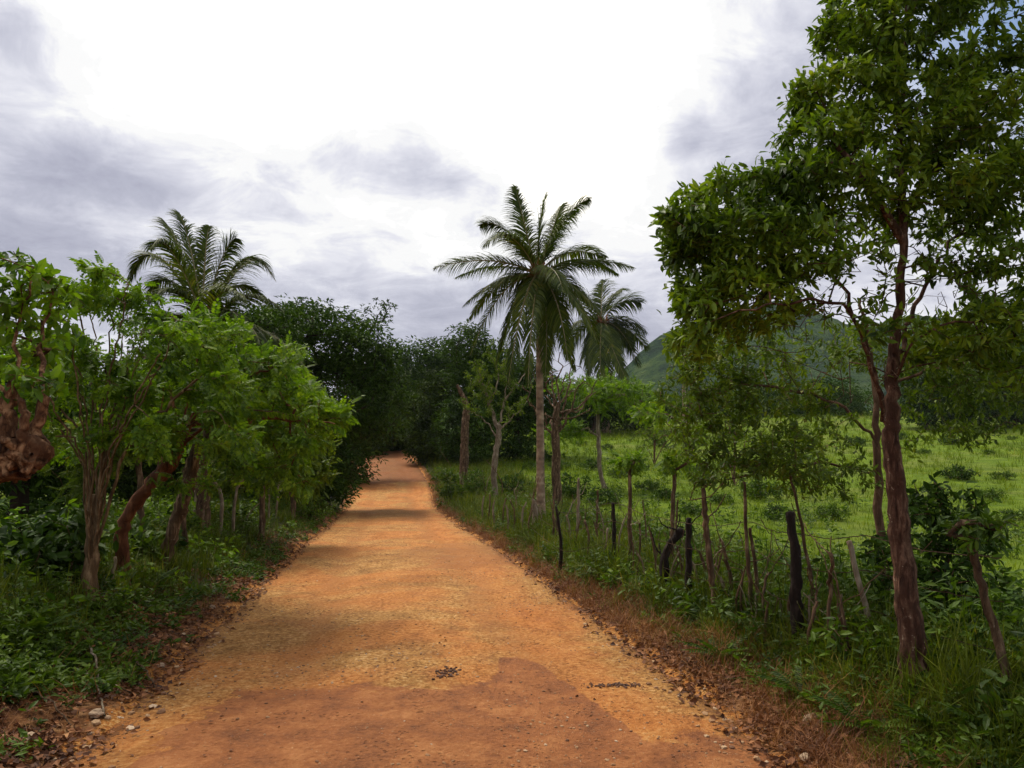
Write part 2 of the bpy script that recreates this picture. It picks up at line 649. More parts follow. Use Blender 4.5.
# ------------------------------------------------------------------ terrain
ROAD = []
for (py, l, r) in [(1400, -1200, 2050), (768, 75, 775), (700, 148, 692), (650, 200, 628), (600, 252, 563), (570, 282, 522), (545, 306, 487), (529, 328, 460), (507, 351, 431)]:
    b = (384 - py) / F
    Y = CAMZ * (math.cos(PITCH) - b * math.sin(PITCH)) / -(math.sin(PITCH) + b * math.cos(PITCH))
    ROAD.append((Y, at(l, py, Y).x, at(r, py, Y).x, 0.0))
for (py, l, r, Y) in [(486, 355, 428, 36), (466, 352, 417, 45), (455, 358, 408, 53)]:
    a = at(l, py, Y)
    ROAD.append((Y, a.x, at(r, py, Y).x, a.z))
x0, x1, z1 = ROAD[-1][1:]
ROAD.append((62, at(368, 450, 62).x, at(400, 450, 62).x, at(380, 450, 62).z)); ROAD.append((90, x0 - 12, x1 - 12, z1 - .2)); ROAD.append((400, x0 - 160, x1 - 160, z1))
ra = np.array(ROAD)
dxl = (ra[2, 1] - ra[1, 1]) / (ra[2, 0] - ra[1, 0]); dxr = (ra[2, 2] - ra[1, 2]) / (ra[2, 0] - ra[1, 0])
ra[0] = (-12, ra[1, 1] + dxl * (-12 - ra[1, 0]) * .6, ra[1, 2] + dxr * (-12 - ra[1, 0]) * .6, 0)


def road(y):
    y = np.asarray(y, float)
    # light smoothing of the table
    def s(c):
        return (np.interp(y - .03 * np.abs(y) - .3, ra[:, 0], ra[:, c]) + np.interp(y, ra[:, 0], ra[:, c]) * 2 + np.interp(y + .03 * np.abs(y) + .3, ra[:, 0], ra[:, c])) / 4
    return s(1), s(2), s(3)


def wav(x, y, f, seed=0.0):
    return (np.sin(x * f * 1.0 + y * f * .7 + seed) + np.sin(x * f * 1.7 - y * f * 1.3 + 2.1 + seed * 2) + np.sin(-x * f * .6 + y * f * 2.1 + 4.4 + seed) + np.sin(x * f * 3.1 + y * f * 2.7 + seed * 3) * .5) / 3.5


def sst(a, b, v):
    t = np.clip((v - a) / (b - a), 0, 1)
    return t * t * (3 - 2 * t)


def H(x, y):
    x = np.asarray(x, float); y = np.asarray(y, float)
    L, Rr, zr = road(y)
    fld = -.15 + .021 * np.clip(y - 18, 0, None) ** 1.35
    crest = -.15 + .021 * 90 ** 1.35
    fld = np.minimum(fld, crest + .02 * np.clip(y - 108, 0, 600)) + .25 * wav(x, y, .13) * sst(20, 45, y)
    sR = x - Rr; sL = L - x
    edge = .13 * wav(x, y, 2.3) + .07 * wav(x, y, 7, 1) + .04 * wav(x, y, 19, 1)
    sRn = sR + edge; sLn = sL + edge
    bankR = zr - .05 + 0.14 * sst(-.15, .5, sRn) + .14 * sst(.4, 1.1, sRn)
    bankL = zr - .05 + 0.13 * sst(-.15, .45, sLn) + .40 * sst(.35, 1.6, sLn)
    wR = sst(1.2, 4.5, sR); wL = sst(3.0, 8.0, sL)
    z = np.where(sR > sL, bankR * (1 - wR) + fld * wR, bankL * (1 - wL) + (fld + .35) * wL)
    bumpy = sst(.1, .8, np.maximum(sR, sL))
    z = z + bumpy * (.035 * wav(x, y, 3.1, 2) + .02 * wav(x, y, 9, 3))
    return z


def hz(x, y):
    return float(H(x, y))


def G(px, py):
    """ground point seen at a pixel"""
    Ys = np.concatenate([np.arange(2, 30, .05), np.arange(30, 160, .3)])
    prev = None
    for Y in Ys:
        p = at(px, py, Y)
        if p.z <= hz(p.x, p.y):
            return Vector((p.x, p.y, hz(p.x, p.y)))
    p = at(px, py, 100)
    return Vector((p.x, p.y, hz(p.x, p.y)))


def wf(y):
    return np.clip(1.22 - np.asarray(y, float) / 13, .42, 1.05)


def grid_mesh(name, U, Yv, fx, fz, mat, attrs):
    nu, ny = len(U), len(Yv)
    UU, YY = np.meshgrid(U, Yv)
    X = fx(UU, YY); Z = fz(X, YY, UU)
    V = np.stack([X, YY, Z], -1).reshape(-1, 3)
    i = np.arange(ny - 1)[:, None] * nu + np.arange(nu - 1)[None]
    Q = np.stack([i, i + 1, i + 1 + nu, i + nu], -1).reshape(-1, 4)
    g = Geo(); g.add(V, {4: Q})
    o = g.build(name, mat, smooth=True)
    for k, fn in attrs.items():
        a = o.data.attributes.new(k, 'FLOAT', 'POINT')
        a.data.foreach_set('value', fn(X, YY, UU).astype(np.float32).ravel())
    return o


def ground_material():
    m, t, o = material('ground')
    p = t.new('ShaderNodeTexCoord').outputs['Object']
    outw = t.new('ShaderNodeAttribute', attribute_name='outward').outputs['Fac']
    soil = t.new('ShaderNodeAttribute', attribute_name='soil').outputs['Fac']
    far = t.new('ShaderNodeAttribute', attribute_name='meadow').outputs['Fac']
    n1 = t.noise(p, 9, 8, .65)
    n2 = t.noise(p, 1.1, 5)
    n3 = t.noise(p, .25, 4)
    nf = t.noise(p, 40, 4, .7)
    dirt = t.ramp(n1, [(.36, (.055, .022, .010)), (.5, (.18, .078, .030)), (.64, (.34, .18, .08))])
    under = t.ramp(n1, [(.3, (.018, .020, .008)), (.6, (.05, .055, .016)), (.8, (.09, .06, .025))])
    green = t.ramp(t.math('ADD', t.math('MULTIPLY', n2, .55), t.math('MULTIPLY', nf, .45)),
                   [(.36, (.046, .078, .005)), (.5, (.095, .155, .008)), (.62, (.155, .205, .014))])
    green = t.mix(t.rng(n3, .45, .7), green, t.mix(.6, green, (.14, .15, .035)))
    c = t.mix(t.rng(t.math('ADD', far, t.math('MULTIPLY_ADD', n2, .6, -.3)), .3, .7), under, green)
    c = t.mix(t.rng(t.math('ADD', soil, t.math('MULTIPLY_ADD', n2, .8, -.4)), .3, .7), c, dirt)
    clay = t.ramp(nf, [(.40, (.30, .10, .024)), (.52, (.52, .22, .055)), (.62, (.62, .36, .14))])
    ow = t.math('ADD', outw, t.math('ADD', t.math('MULTIPLY_ADD', t.noise(p, 4, 5, .6), .9, -.45), t.math('MULTIPLY_ADD', nf, .6, -.3)))
    c = t.mix(t.rng(ow, .22, .10), c, clay)
    b = t.new('ShaderNodeBsdfPrincipled')
    t.put(b.inputs['Base Color'], c); b.inputs['Roughness'].default_value = .95
    b.inputs['Specular IOR Level'].default_value = .1
    t.put(b.inputs['Normal'], bump(t, t.math('ADD', n1, nf), .9, .05))
    t.l.new(b.outputs[0], o.inputs[0])
    return m


def road_material():
    m, t, o = material('dirt_road')
    p = t.new('ShaderNodeTexCoord').outputs['Object']
    uu = t.new('ShaderNodeAttribute', attribute_name='across').outputs['Fac']   # -1..1
    al = t.new('ShaderNodeAttribute', attribute_name='along').outputs['Fac']    # metres
    nbig = t.noise(p, .55, 5, .6, .6)
    nmid = t.noise(p, 3.0, 7, .65, .3)
    nfine = t.noise(p, 28, 8, .7)
    nspeck = t.noise(p, 85, 4, .7)
    mp = t.new('ShaderNodeMapping'); mp.inputs['Scale'].default_value = (1, .32, 1); t.l.new(p, mp.inputs[0])
    nstr = t.noise(mp.outputs[0], 4, 6, .6, .5)
    crust = t.ramp(t.math('ADD', t.math('MULTIPLY', nfine, .72), t.math('MULTIPLY', nmid, .28)),
                   [(.37, (.13, .050, .012)), (.46, (.36, .160, .038)), (.54, (.54, .270, .078)), (.63, (.74, .48, .22))])
    orange = t.ramp(t.math('ADD', t.math('MULTIPLY', nfine, .6), t.math('MULTIPLY', nstr, .4)),
                    [(.38, (.30, .092, .019)), (.50, (.53, .182, .040)), (.62, (.64, .28, .08))])
    damp = t.ramp(t.math('ADD', t.math('MULTIPLY', nfine, .35), t.math('MULTIPLY', nmid, .65)),
                  [(.38, (.20, .066, .022)), (.5, (.34, .118, .038)), (.62, (.47, .19, .068))])
    c = t.mix(t.math('MULTIPLY', t.rng(nbig, .42, .60), .75), crust, orange)
    c = t.mix(t.math('MULTIPLY', t.rng(t.noise(p, .9, 5, .6, 1.0), .50, .62), .5), c, t.mix(1.0, c, (.62, .58, .50), 'MULTIPLY'))
    # red smooth strip on the right wheel track and left edge
    wtr = t.math('ADD', uu, t.math('MULTIPLY_ADD', nmid, .5, -.25))
    track = t.math('MULTIPLY', t.rng(wtr, .36, .5), t.rng(wtr, .80, .62))
    c = t.mix(t.math('MULTIPLY', track, .6), c, orange)
    # two packed wheel lines and a loose stony crown between them
    for cen in (-.44, .40):
        dl = t.math('ABSOLUTE', t.math('SUBTRACT', t.math('ADD', uu, t.math('MULTIPLY_ADD', t.noise(p, .8, 3), .24, -.12)), cen))
        ml = t.math('MULTIPLY', t.rng(dl, .14, .05), t.rng(nstr, .38, .55))
        c = t.mix(t.math('MULTIPLY', ml, .55), c, t.mix(.6, orange, (.30, .125, .040)))
    # damp bare clay in the foreground with a ragged far edge
    e = t.math('ADD', al, t.math('MULTIPLY_ADD', nmid, .9, -.45))
    e = t.math('SUBTRACT', e, t.math('MULTIPLY', t.rng(uu, .22, .36), .9))
    e = t.math('ADD', e, t.math('MULTIPLY', t.rng(uu, .42, .62), 1.9))
    e = t.math('ADD', e, t.math('MULTIPLY', t.rng(wtr, -.58, -.78), 2.0))
    c = t.mix(t.math('MULTIPLY', t.rng(e, 5.80, 5.68), .92), c, damp)
    # old damp patches farther on, then painted tree shade at the far end
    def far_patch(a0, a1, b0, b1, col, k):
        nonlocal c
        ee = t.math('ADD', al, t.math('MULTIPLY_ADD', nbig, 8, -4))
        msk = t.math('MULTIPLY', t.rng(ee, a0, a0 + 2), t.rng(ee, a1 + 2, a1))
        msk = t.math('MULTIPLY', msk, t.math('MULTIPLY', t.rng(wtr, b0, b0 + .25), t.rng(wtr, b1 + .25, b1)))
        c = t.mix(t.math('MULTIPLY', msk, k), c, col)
    far_patch(22, 27, -.7, .5, (.13, .055, .014), .5)
    far_patch(11.5, 14, -.1, .9, (.33, .13, .04), .6)
    far_patch(36, 90, -1.4, 1.2, (.17, .055, .018), .75)  # shade of the overhanging canopy, painted into the road colour
    # specks of leaves and dark crumbs
    sp = t.rng(nspeck, .66, .72)
    sp = t.math('MULTIPLY', sp, t.rng(nmid, .42, .55))
    c = t.mix(t.math('MULTIPLY', sp, .75), c, (.10, .035, .012))
    sp2 = t.rng(t.noise(p, 60, 3), .67, .71)
    c = t.mix(t.math('MULTIPLY', sp2, .5), c, (.60, .42, .24))
    pit = t.new('ShaderNodeTexVoronoi'); pit.inputs['Scale'].default_value = 26
    t.l.new(p, pit.inputs[0])
    pm = t.math('MULTIPLY', t.rng(pit.outputs['Distance'], .30, .12), t.rng(t.noise(p, 2.2, 4), .48, .60))
    c = t.mix(t.math('MULTIPLY', pm, .55), c, (.12, .042, .010))
    pit2 = t.new('ShaderNodeTexVoronoi'); pit2.inputs['Scale'].default_value = 8
    t.l.new(p, pit2.inputs[0])
    pm2 = t.math('MULTIPLY', t.rng(t.math('ADD', pit2.outputs['Distance'], t.math('MULTIPLY_ADD', nfine, .5, -.25)), .24, .10), t.rng(t.noise(p, 1.3, 4), .50, .60))
    c = t.mix(t.math('MULTIPLY', pm2, .6), c, (.16, .055, .014))
    # crumbling rim where litter is trodden in
    rim = t.math('ADD', t.math('ABSOLUTE', uu), t.math('MULTIPLY_ADD', nmid, .36, -.18))
    rim = t.math('ADD', rim, t.math('MULTIPLY_ADD', nfine, .50, -.25))
    c = t.mix(t.math('MULTIPLY', t.rng(rim, .84, .90), .85), c, (.14, .052, .018))
    b = t.new('ShaderNodeBsdfPrincipled')
    t.put(b.inputs['Base Color'], c)
    t.put(b.inputs['Roughness'], t.rng(nmid, .3, .7, .75, .95))
    b.inputs['Specular IOR Level'].default_value = .2
    hgt = t.math('ADD', t.math('MULTIPLY', nfine, .6), t.math('ADD', t.math('MULTIPLY', nstr, 1.2), t.math('MULTIPLY', nspeck, .25)))
    hgt = t.math('SUBTRACT', hgt, t.math('MULTIPLY', pm, .5))
    t.put(b.inputs['Normal'], bump(t, hgt, 1.0, .07))
    t.l.new(b.outputs[0], o.inputs[0])
    return m


Yv = np.concatenate([np.arange(-12, 2, .5), np.arange(2, 12, .08), np.arange(12, 30, .2), np.arange(30, 70, .5), np.arange(70, 140, 2), np.geomspace(140, 1500, 36)])
du = np.concatenate([np.arange(0, 2.0, .10), np.arange(2.0, 4.5, .08), np.arange(4.5, 12, .3), np.geomspace(12, 900, 50)])
U = np.concatenate([-du[::-1][:-1], du])


def gx(u, y):
    L, Rr, z = road(y)
    return (L + Rr) / 2 + u * np.where(np.abs(u) < 6, 1, 1)


def side(x, y):
    L, Rr, z = road(y)
    return np.maximum(x - Rr, L - x)


ground = grid_mesh('ground', U, Yv, gx, lambda X, Y, UU: H(X, Y), ground_material(),
                   {'outward': lambda X, Y, UU: side(X, Y),
                    'soil': lambda X, Y, UU: 1 - sst(.55, 1.15, side(X, Y) / wf(Y)),
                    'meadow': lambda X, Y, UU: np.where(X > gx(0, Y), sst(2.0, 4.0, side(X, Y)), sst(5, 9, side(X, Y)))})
tag(ground, kind='structure')

Yr = np.concatenate([np.arange(-12, 2, .4), np.arange(2, 14, .05), np.arange(14, 30, .12), np.arange(30, 80, .5), np.arange(80, 390, 10)])
Ur = np.linspace(-1, 1, 121)


def rx(u, y):
    L, Rr, z = road(y)
    return (L + Rr) / 2 + u * ((Rr - L) / 2 + .3)


def rz(X, Y, UU):
    L, Rr, z = road(Y)
    a = np.abs(UU)
    s = z + .03 * (1 - a ** 2) - .09 * sst(.86, 1.0, a)
    s = s - .022 * np.exp(-((UU - .45) / .14) ** 2) - .022 * np.exp(-((UU + .42) / .14) ** 2)
    s = s + .010 * wav(X, Y, 1.7, 5) + .005 * wav(X, Y, 6, 1) + .003 * wav(X, Y, 17, 7)
    # low lip where the bare clay meets the crust
    return s


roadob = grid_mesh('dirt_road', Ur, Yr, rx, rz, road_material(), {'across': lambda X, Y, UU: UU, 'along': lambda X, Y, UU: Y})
tag(roadob, kind='structure')


def road_z(x, y):
    L, Rr, z = road(y)
    UU = (x - (L + Rr) / 2) / ((Rr - L) / 2 + .3)
    return rz(x, y, UU)


def hill_material():
    m, t, o = material('hill_forest')
    p = t.new('ShaderNodeTexCoord').outputs['Object']
    n1 = t.noise(p, .02, 8, .65)
    n2 = t.noise(p, .12, 6, .7)
    c = t.ramp(t.math('ADD', t.math('MULTIPLY', n1, .6), t.math('MULTIPLY', n2, .4)),
               [(.40, (.012, .034, .018)), (.48, (.026, .064, .026)), (.54, (.060, .115, .032)), (.62, (.12, .17, .05))])
    b = t.new('ShaderNodeBsdfPrincipled')
    t.put(b.inputs['Base Color'], c); b.inputs['Roughness'].default_value = 1
    b.inputs['Specular IOR Level'].default_value = 0
    t.put(b.inputs['Normal'], bump(t, t.math('ADD', n1, n2), 1, 25))
    t.l.new(b.outputs[0], o.inputs[0])
    return m


# mountain ridge far to the right: profile of pixel, converted to metres at 620 m
prof = [(540, 440), (590, 400), (620, 374), (636, 360), (652, 346), (672, 337), (690, 330), (720, 318), (760, 309), (800, 312), (860, 325), (920, 322), (980, 334), (1024, 345), (1150, 330), (1400, 380)]
px_ = np.array([(a - 512) / F * 620 for a, b in prof]); pz_ = np.array([(464 - b) / F * 620 for a, b in prof])
hx = np.linspace(0, 760, 160); hy = np.linspace(330, 1100, 110)


def hill_z(X, Y, UU):
    base = np.interp(X * 620 / np.maximum(Y, 1) * (1 + 0 * Y), px_, pz_)
    base = np.interp(X + (Y - 620) * -.12, px_, pz_)
    k = np.exp(-((Y - 620) / np.where(Y < 620, 150, 230)) ** 2)
    rid = np.array([[noise.fractal(Vector((x * .012, y * .012, 3.3)), 1.0, 2.0, 6) for x, y in zip(rx_, ry_)] for rx_, ry_ in zip(X, Y)])
    return base * k + rid * 16 * k - 6 + 6 * k


hills = grid_mesh('hills', hx, hy, lambda u, y: u, hill_z, hill_material(), {})
tag(hills, kind='structure')
print('terrain done')


# ------------------------------------------------------------------ plants, posts, trees
def tree(name, label, cat, skel, r_tip, r_base, bark, leafspec, group=None, gnarl=.12, gfreq=6, flare=.25, smooth=True):
    base = Vector(skel.P[0])
    root = empty(name, base, label, cat, group)
    tg = skel.mesh(r_tip, r_base, gnarl, gfreq, flare)
    tg.build('trunk', M[bark], root, smooth, origin=base)
    if leafspec:
        g = Geo()
        P, D = skel.ends()
        for (tm, per, size, spread, droop, back, mat) in leafspec:
            put_leaves(g, tm, P, D, per, size, spread, droop, back, skel.rng, jit=size * .3)
        g.build('crown', M[leafspec[0][-1]], root, origin=base)
    return root


# ============ right-hand big tree
def P5(px, py, dy=0.0, Y=4.75):
    return at(px, py, Y + dy)


b0 = P5(918, 700); b0.z = hz(b0.x, b0.y) - .05
sk = Skel(11)
sk.line([b0, P5(909, 610), P5(898, 520, .03), P5(892, 450), P5(891, 400), P5(896, 330, .03), P5(903, 240), P5(900, 150, -.05), P5(905, 60), P5(910, -60)], .07, .006,
        [.080, .068, .058, .052, .042, .030, .025, .020, .015, .011])
sk.line([P5(888, 415), P5(872, 372, .1), P5(858, 325, .15), P5(835, 280, .2), P5(790, 255, .25), P5(730, 235, .2)], .08, .012, [.019, .017, .014, .011, .008, .005])
sk.line([P5(886, 425, 0), P5(872, 370, -.2), P5(850, 310, -.4), P5(800, 300, -.6), P5(740, 310, -.7)], .08, .012, [.014, .012, .010, .007, .005])
sk.line([P5(893, 365), P5(908, 325, .1), P5(926, 285, .2), P5(958, 235, .3), P5(1010, 195, .4)], .08, .012, [.019, .016, .012, .009, .006])
sk.line([P5(891, 385), P5(908, 350, -.2), P5(940, 325, -.35), P5(985, 320, -.4)], .08, .012, [.013, .011, .008, .005])
sk.line([P5(902, 240), P5(870, 190, -.2), P5(840, 150, -.3), P5(815, 120, -.3)], .08, .012, [.026, .02, .015, .01])
sk.line([P5(902, 220), P5(940, 160, .2), P5(985, 120, .3), P5(1030, 95, .3)], .08, .012, [.028, .02, .015, .01])
blobs = [
    (905, 5, 5.6, 85, 38, .55, 95), (860, 28, 5.5, 48, 26, .4, 40), (965, -20, 5.7, 65, 40, .5, 55), (930, -60, 5.6, 100, 50, .7, 60),
    (845, 95, 5.5, 60, 22, .5, 55), (815, 82, 5.5, 22, 14, .3, 12), (915, 88, 5.6, 70, 26, .6, 55), (985, 85, 5.7, 48, 26, .6, 40),
    (822, 145, 5.5, 48, 22, .5, 45), (900, 145, 5.6, 75, 22, .7, 60), (985, 150, 5.7, 60, 28, .7, 55), (795, 170, 5.5, 30, 14, .3, 20),
    (728, 195, 5.5, 46, 20, .45, 45), (690, 218, 5.4, 32, 18, .35, 30), (780, 205, 5.6, 55, 24, .6, 60), (850, 200, 5.6, 70, 24, .8, 70), (930, 205, 5.6, 60, 24, .8, 55), (1000, 215, 5.8, 60, 28, .8, 55),
    (745, 258, 5.4, 60, 22, .5, 55), (815, 250, 5.3, 50, 14, .6, 30), (720, 285, 5.4, 45, 18, .5, 40), (870, 262, 5.0, 60, 12, .3, 10), (960, 265, 5.4, 40, 16, .6, 26), (1020, 270, 5.6, 50, 30, .8, 46),
    (760, 305, 5.3, 50, 22, .5, 34), (850, 312, 5.3, 40, 9, .3, 5), (720, 330, 5.5, 30, 18, .4, 18), (905, 330, 4.9, 50, 14, .3, 8), (985, 330, 5.4, 50, 22, .7, 34),
    (690, 245, 5.4, 30, 16, .4, 26), (670, 225, 5.4, 18, 10, .3, 14), (780, 270, 5.3, 40, 12, .4, 20), (690, 330, 5.3, 24, 30, .4, 22), (870, 50, 5.5, 45, 22, .5, 36), (790, 180, 5.4, 36, 16, .4, 24),
    (985, 60, 5.6, 45, 20, .6, 40), (960, 120, 5.5, 60, 18, .6, 40), (760, 230, 5.3, 60, 16, .5, 40), (700, 255, 5.4, 30, 14, .4, 20), (1000, 180, 5.5, 50, 20, .6, 40), (700, 300, 5.4, 30, 22, .4, 30),
    (1090, 180, 5.7, 50, 90, .8, 34), (1090, 60, 5.7, 60, 60, .8, 24), (1000, 320, 5.4, 50, 20, .5, 30), (950, 350, 5.4, 40, 14, .4, 18), (1010, 370, 5.5, 40, 20, .4, 20)]
blobs = [(a, b_, y - .85, c, d, e * .85, int(n * (1.45 if b_ < 235 else 1.15))) for (a, b_, y, c, d, e, n) in blobs]
sk.reach(blob_pts(blobs, sk.rng, .3), .11, .012, .25, .5)
leafy = list(sk.tips)
bare = [(850, 285, 4.7, 70, 34, .6, 90), (930, 292, 4.7, 60, 30, .5, 60), (780, 330, 4.6, 60, 26, .5, 45), (860, 240, 4.8, 60, 26, .5, 45), (930, 120, 4.8, 60, 90, .5, 60), (840, 380, 4.7, 60, 40, .5, 40), (960, 350, 4.8, 60, 30, .5, 34)]
sk.reach(blob_pts(bare, sk.rng, .1), .10, .016, .3, .5)
sk.tips = leafy
tree('broadleaf_tree', 'tall broadleaf tree with reddish brown trunk and layered open crown in the right foreground', 'tree', sk, .0022, .018, 'bark_red',
     [(T_LEAF, 14, .068, 1.15, .18, .08, 'leaf_glossy'), (T_LEAF, 5, .056, 1.4, .1, .24, 'leaf_glossy')], gnarl=.22, gfreq=12, flare=.45)

# finer olive tree tangled behind it
b0 = at(882, 600, 7.2); b0.z = hz(b0.x, b0.y) - .05
sk = Skel(12)
sk.line([b0, at(878, 480, 7.2), at(876, 420, 7.2), at(870, 350, 7.3), at(860, 300, 7.3)], .12, .01, [.045, .036, .03, .022, .014])
sk.line([at(877, 440, 7.2), at(830, 400, 7), at(760, 385, 6.8), at(700, 400, 6.7)], .12, .02, [.009, .007, .005, .004])
sk.line([at(877, 400, 7.2), at(920, 370, 7.2), at(980, 360, 7.3), at(1040, 370, 7.3)], .12, .02, [.009, .007, .005, .004])
sk.line([at(878, 470, 7.2), at(820, 465, 7.0), at(760, 470, 6.8), at(690, 500, 6.5)], .12, .03, [.009, .007, .005, .004])
blobs = [(730, 350, 6.9, 55, 36, .5, 60), (705, 395, 6.8, 48, 36, .5, 50), (770, 390, 7.0, 60, 30, .7, 55), (760, 440, 6.8, 60, 26, .6, 45), (690, 440, 6.7, 34, 20, .4, 16),
         (820, 350, 7.2, 50, 26, .6, 30), (820, 430, 7.0, 40, 26, .5, 24), (870, 345, 7.4, 50, 24, .6, 24), (960, 345, 7.4, 60, 30, .8, 50), (1000, 395, 7.3, 45, 26, .6, 28), (940, 400, 7.4, 40, 20, .5, 14),
         (1060, 350, 7.4, 60, 60, .8, 40), (800, 480, 6.8, 40, 16, .4, 14)]
blobs = [(a, b_, y, c, d, e, int(n * 1.7)) for (a, b_, y, c, d, e, n) in blobs] + [(720, 470, 6.4, 40, 18, .5, 34), (790, 460, 6.5, 50, 22, .6, 50), (850, 480, 6.9, 30, 26, .4, 24), (690, 350, 6.6, 22, 30, .4, 24), (940, 440, 7.2, 40, 14, .5, 16), (960, 330, 7.1, 60, 24, .8, 70), (1000, 380, 7.1, 50, 30, .7, 60), (930, 375, 7.2, 40, 20, .6, 40), (980, 430, 7.0, 44, 12, .5, 24)]
sk.reach(blob_pts(blobs, sk.rng, .2), .16, .03, .1, .2)
tree('slender_tree', 'slender pale-stemmed tree with fine olive leaves tangled behind the big right-hand tree', 'tree', sk, .0020, .022, 'twig',
     [(T_LEAF, 16, .062, 1.2, .3, .24, 'leaf_olive')], gnarl=.1)

# ============ helper for shrubs
def shrub(name, label, cat, base, blobs, seed, tm, per, size, mat, group=None, bark='twig', r=.02, step=.15, droop=.25, stems=3, up=.2, shell=.4, back=.12):
    s = Skel(seed)
    base = Vector(base)
    cen = at(*blobs[0][:3])
    s.line([base - Vector((0, 0, .05)), base.lerp(cen, .35) + Vector((0, 0, .02)), base.lerp(cen, .7)], step, .01)
    for k in range(stems - 1):
        c2 = at(*blobs[(k + 1) % len(blobs)][:3])
        s.line([base, base.lerp(c2, .5) + Vector(s.rng.normal(size=3)) * .05, base.lerp(c2, .85)], step, .015, start=0)
    s.reach(blob_pts(blobs, s.rng, shell), step, .015, up, .5)
    return tree(name, label, cat, s, max(.0025, r * .12), r, bark, [(tm, per, size, 1.2, droop, back, mat)], group, gnarl=.05, flare=0)


# dark bush behind the trunk
bb = at(945, 655, 6.3); bb.z = hz(bb.x, bb.y)
shrub('shrub', 'dark glossy bush growing right behind the trunk of the big right-hand tree', 'bush', bb,
      [(935, 560, 6.3, 42, 60, .4, 60), (900, 610, 6.2, 36, 40, .4, 40), (950, 510, 6.4, 36, 26, .35, 35), (965, 600, 6.2, 46, 50, .45, 50), (925, 500, 6.5, 22, 20, .3, 16), (890, 560, 6.3, 22, 24, .3, 16), (960, 540, 6.4, 40, 20, .3, 24)],
      21, T_LEAFW, 11, .085, 'leaf_dark', r=.03)
shrub('shrub', 'low leafy bush crowding the foot of the big right-hand tree on its left', 'bush', G(850, 690),
      [(850, 640, 5.4, 40, 34, .35, 40), (880, 660, 5.2, 30, 24, .3, 24)], 22, T_LEAF, 7, .09, 'weed', r=.015)

# ============ palms
def frond(g, rg, start, ctrl, end, n=44, L=.55, wd=.04, seed=0, dry=False, hang=1.15):
    """feathered frond along a curve; rg takes the stalk"""
    rr = np.random.default_rng(seed)
    s, c, e = [np.array(v, float) for v in (start, ctrl, end)]
    t = np.linspace(0, 1, 25)[:, None]
    C = (1 - t) ** 2 * s + 2 * t * (1 - t) * c + t * t * e
    flen = np.linalg.norm(np.diff(C, axis=0), axis=1).sum()
    pn = np.cross(e - s, c - s)
    if np.linalg.norm(pn) < 1e-3:
        pn = np.cross(e - s, (0, 1, .2))
    pn = nrm(pn)
    # twist a little towards horizontal
    hs = nrm(np.cross(e - s, (0, 0, 1)) + 1e-6)
    if np.dot(hs, pn) < 0:
        pn = -pn
    side_ = nrm(pn * .6 + hs * .4)
    tw = rr.normal() * .25
    k = np.linspace(.10, .985, n)
    for sg in (1, -1):
        tt = (k + rr.normal(size=n) * .004)[:, None]
        B = (1 - tt) ** 2 * s + 2 * tt * (1 - tt) * c + tt * tt * e
        T = nrm(2 * (1 - tt) * (c - s) + 2 * tt * (e - c))
        S = side_ * sg
        S = S - T * (T @ side_)[:, None] * sg
        S = nrm(S)
        Nn = nrm(np.cross(T, S)) * sg
        Nn = np.where(Nn[:, 2:3] < 0, -Nn, Nn)
        prof = np.sin(np.pi * np.clip(k * .92 + .08, 0, 1)) ** .55 * (1 - .35 * k)
        ln = L * prof * rr.uniform(.82, 1.1, n)
        a = .80 - .38 * k + rr.normal(size=n) * .06          # angle from the stalk lessens to the tip
        d = nrm(S * np.sin(a)[:, None] * 1.25 + T * np.cos(a)[:, None] + Nn * (.02 + tw * sg + rr.normal(size=n) * .12)[:, None])
        V = []
        p = B.copy()
        dd = d.copy()
        wdir = nrm(np.cross(dd, Nn) * .75 + T * .3 + rr.normal(size=(n, 3)) * .15)
        segs = 4
        for q in range(segs + 1):
            u = q / segs
            ww = (wd * (.55 + .45 * math.sin(math.pi * min(1, u * 1.3 + .1))) * (1 - u ** 3) + .003) / 2
            V.append(p + wdir * ww); V.append(p - wdir * ww)
            p = p + dd * (ln / segs)[:, None]
            dd = dd + np.array((0, 0, -1)) * hang * (1 / segs) * (1 + u)
            dd = nrm(dd)
        V = np.stack(V, 1)
        off = (np.arange(n) * (2 * segs + 2))[:, None, None]
        Q = np.array([(2 * q, 2 * q + 1, 2 * q + 3, 2 * q + 2) for q in range(segs)])[None] + off
        g.add(V.reshape(-1, 3), {4: Q.reshape(-1, 4)})
    # stalk: four-sided taper
    r = np.linspace(.028, .004, 25)[:, None] * max(.7, flen / 2.6)
    T = nrm(np.gradient(C, axis=0)); A = nrm(np.cross(T, side_)); 
    ring = np.stack([C + side_ * r, C + A * r, C - side_ * r, C - A * r], 1)
    i = (np.arange(24) * 4)[:, None]; j = np.arange(4)[None]
    Q = np.stack([i + j, i + (j + 1) % 4, i + 4 + (j + 1) % 4, i + 4 + j], -1).reshape(-1, 4)
    rg.add(ring.reshape(-1, 3), {4: Q})


M['stalk'] = plain('stalk', (.10, .085, .02), (.20, .15, .05), 8, .5)


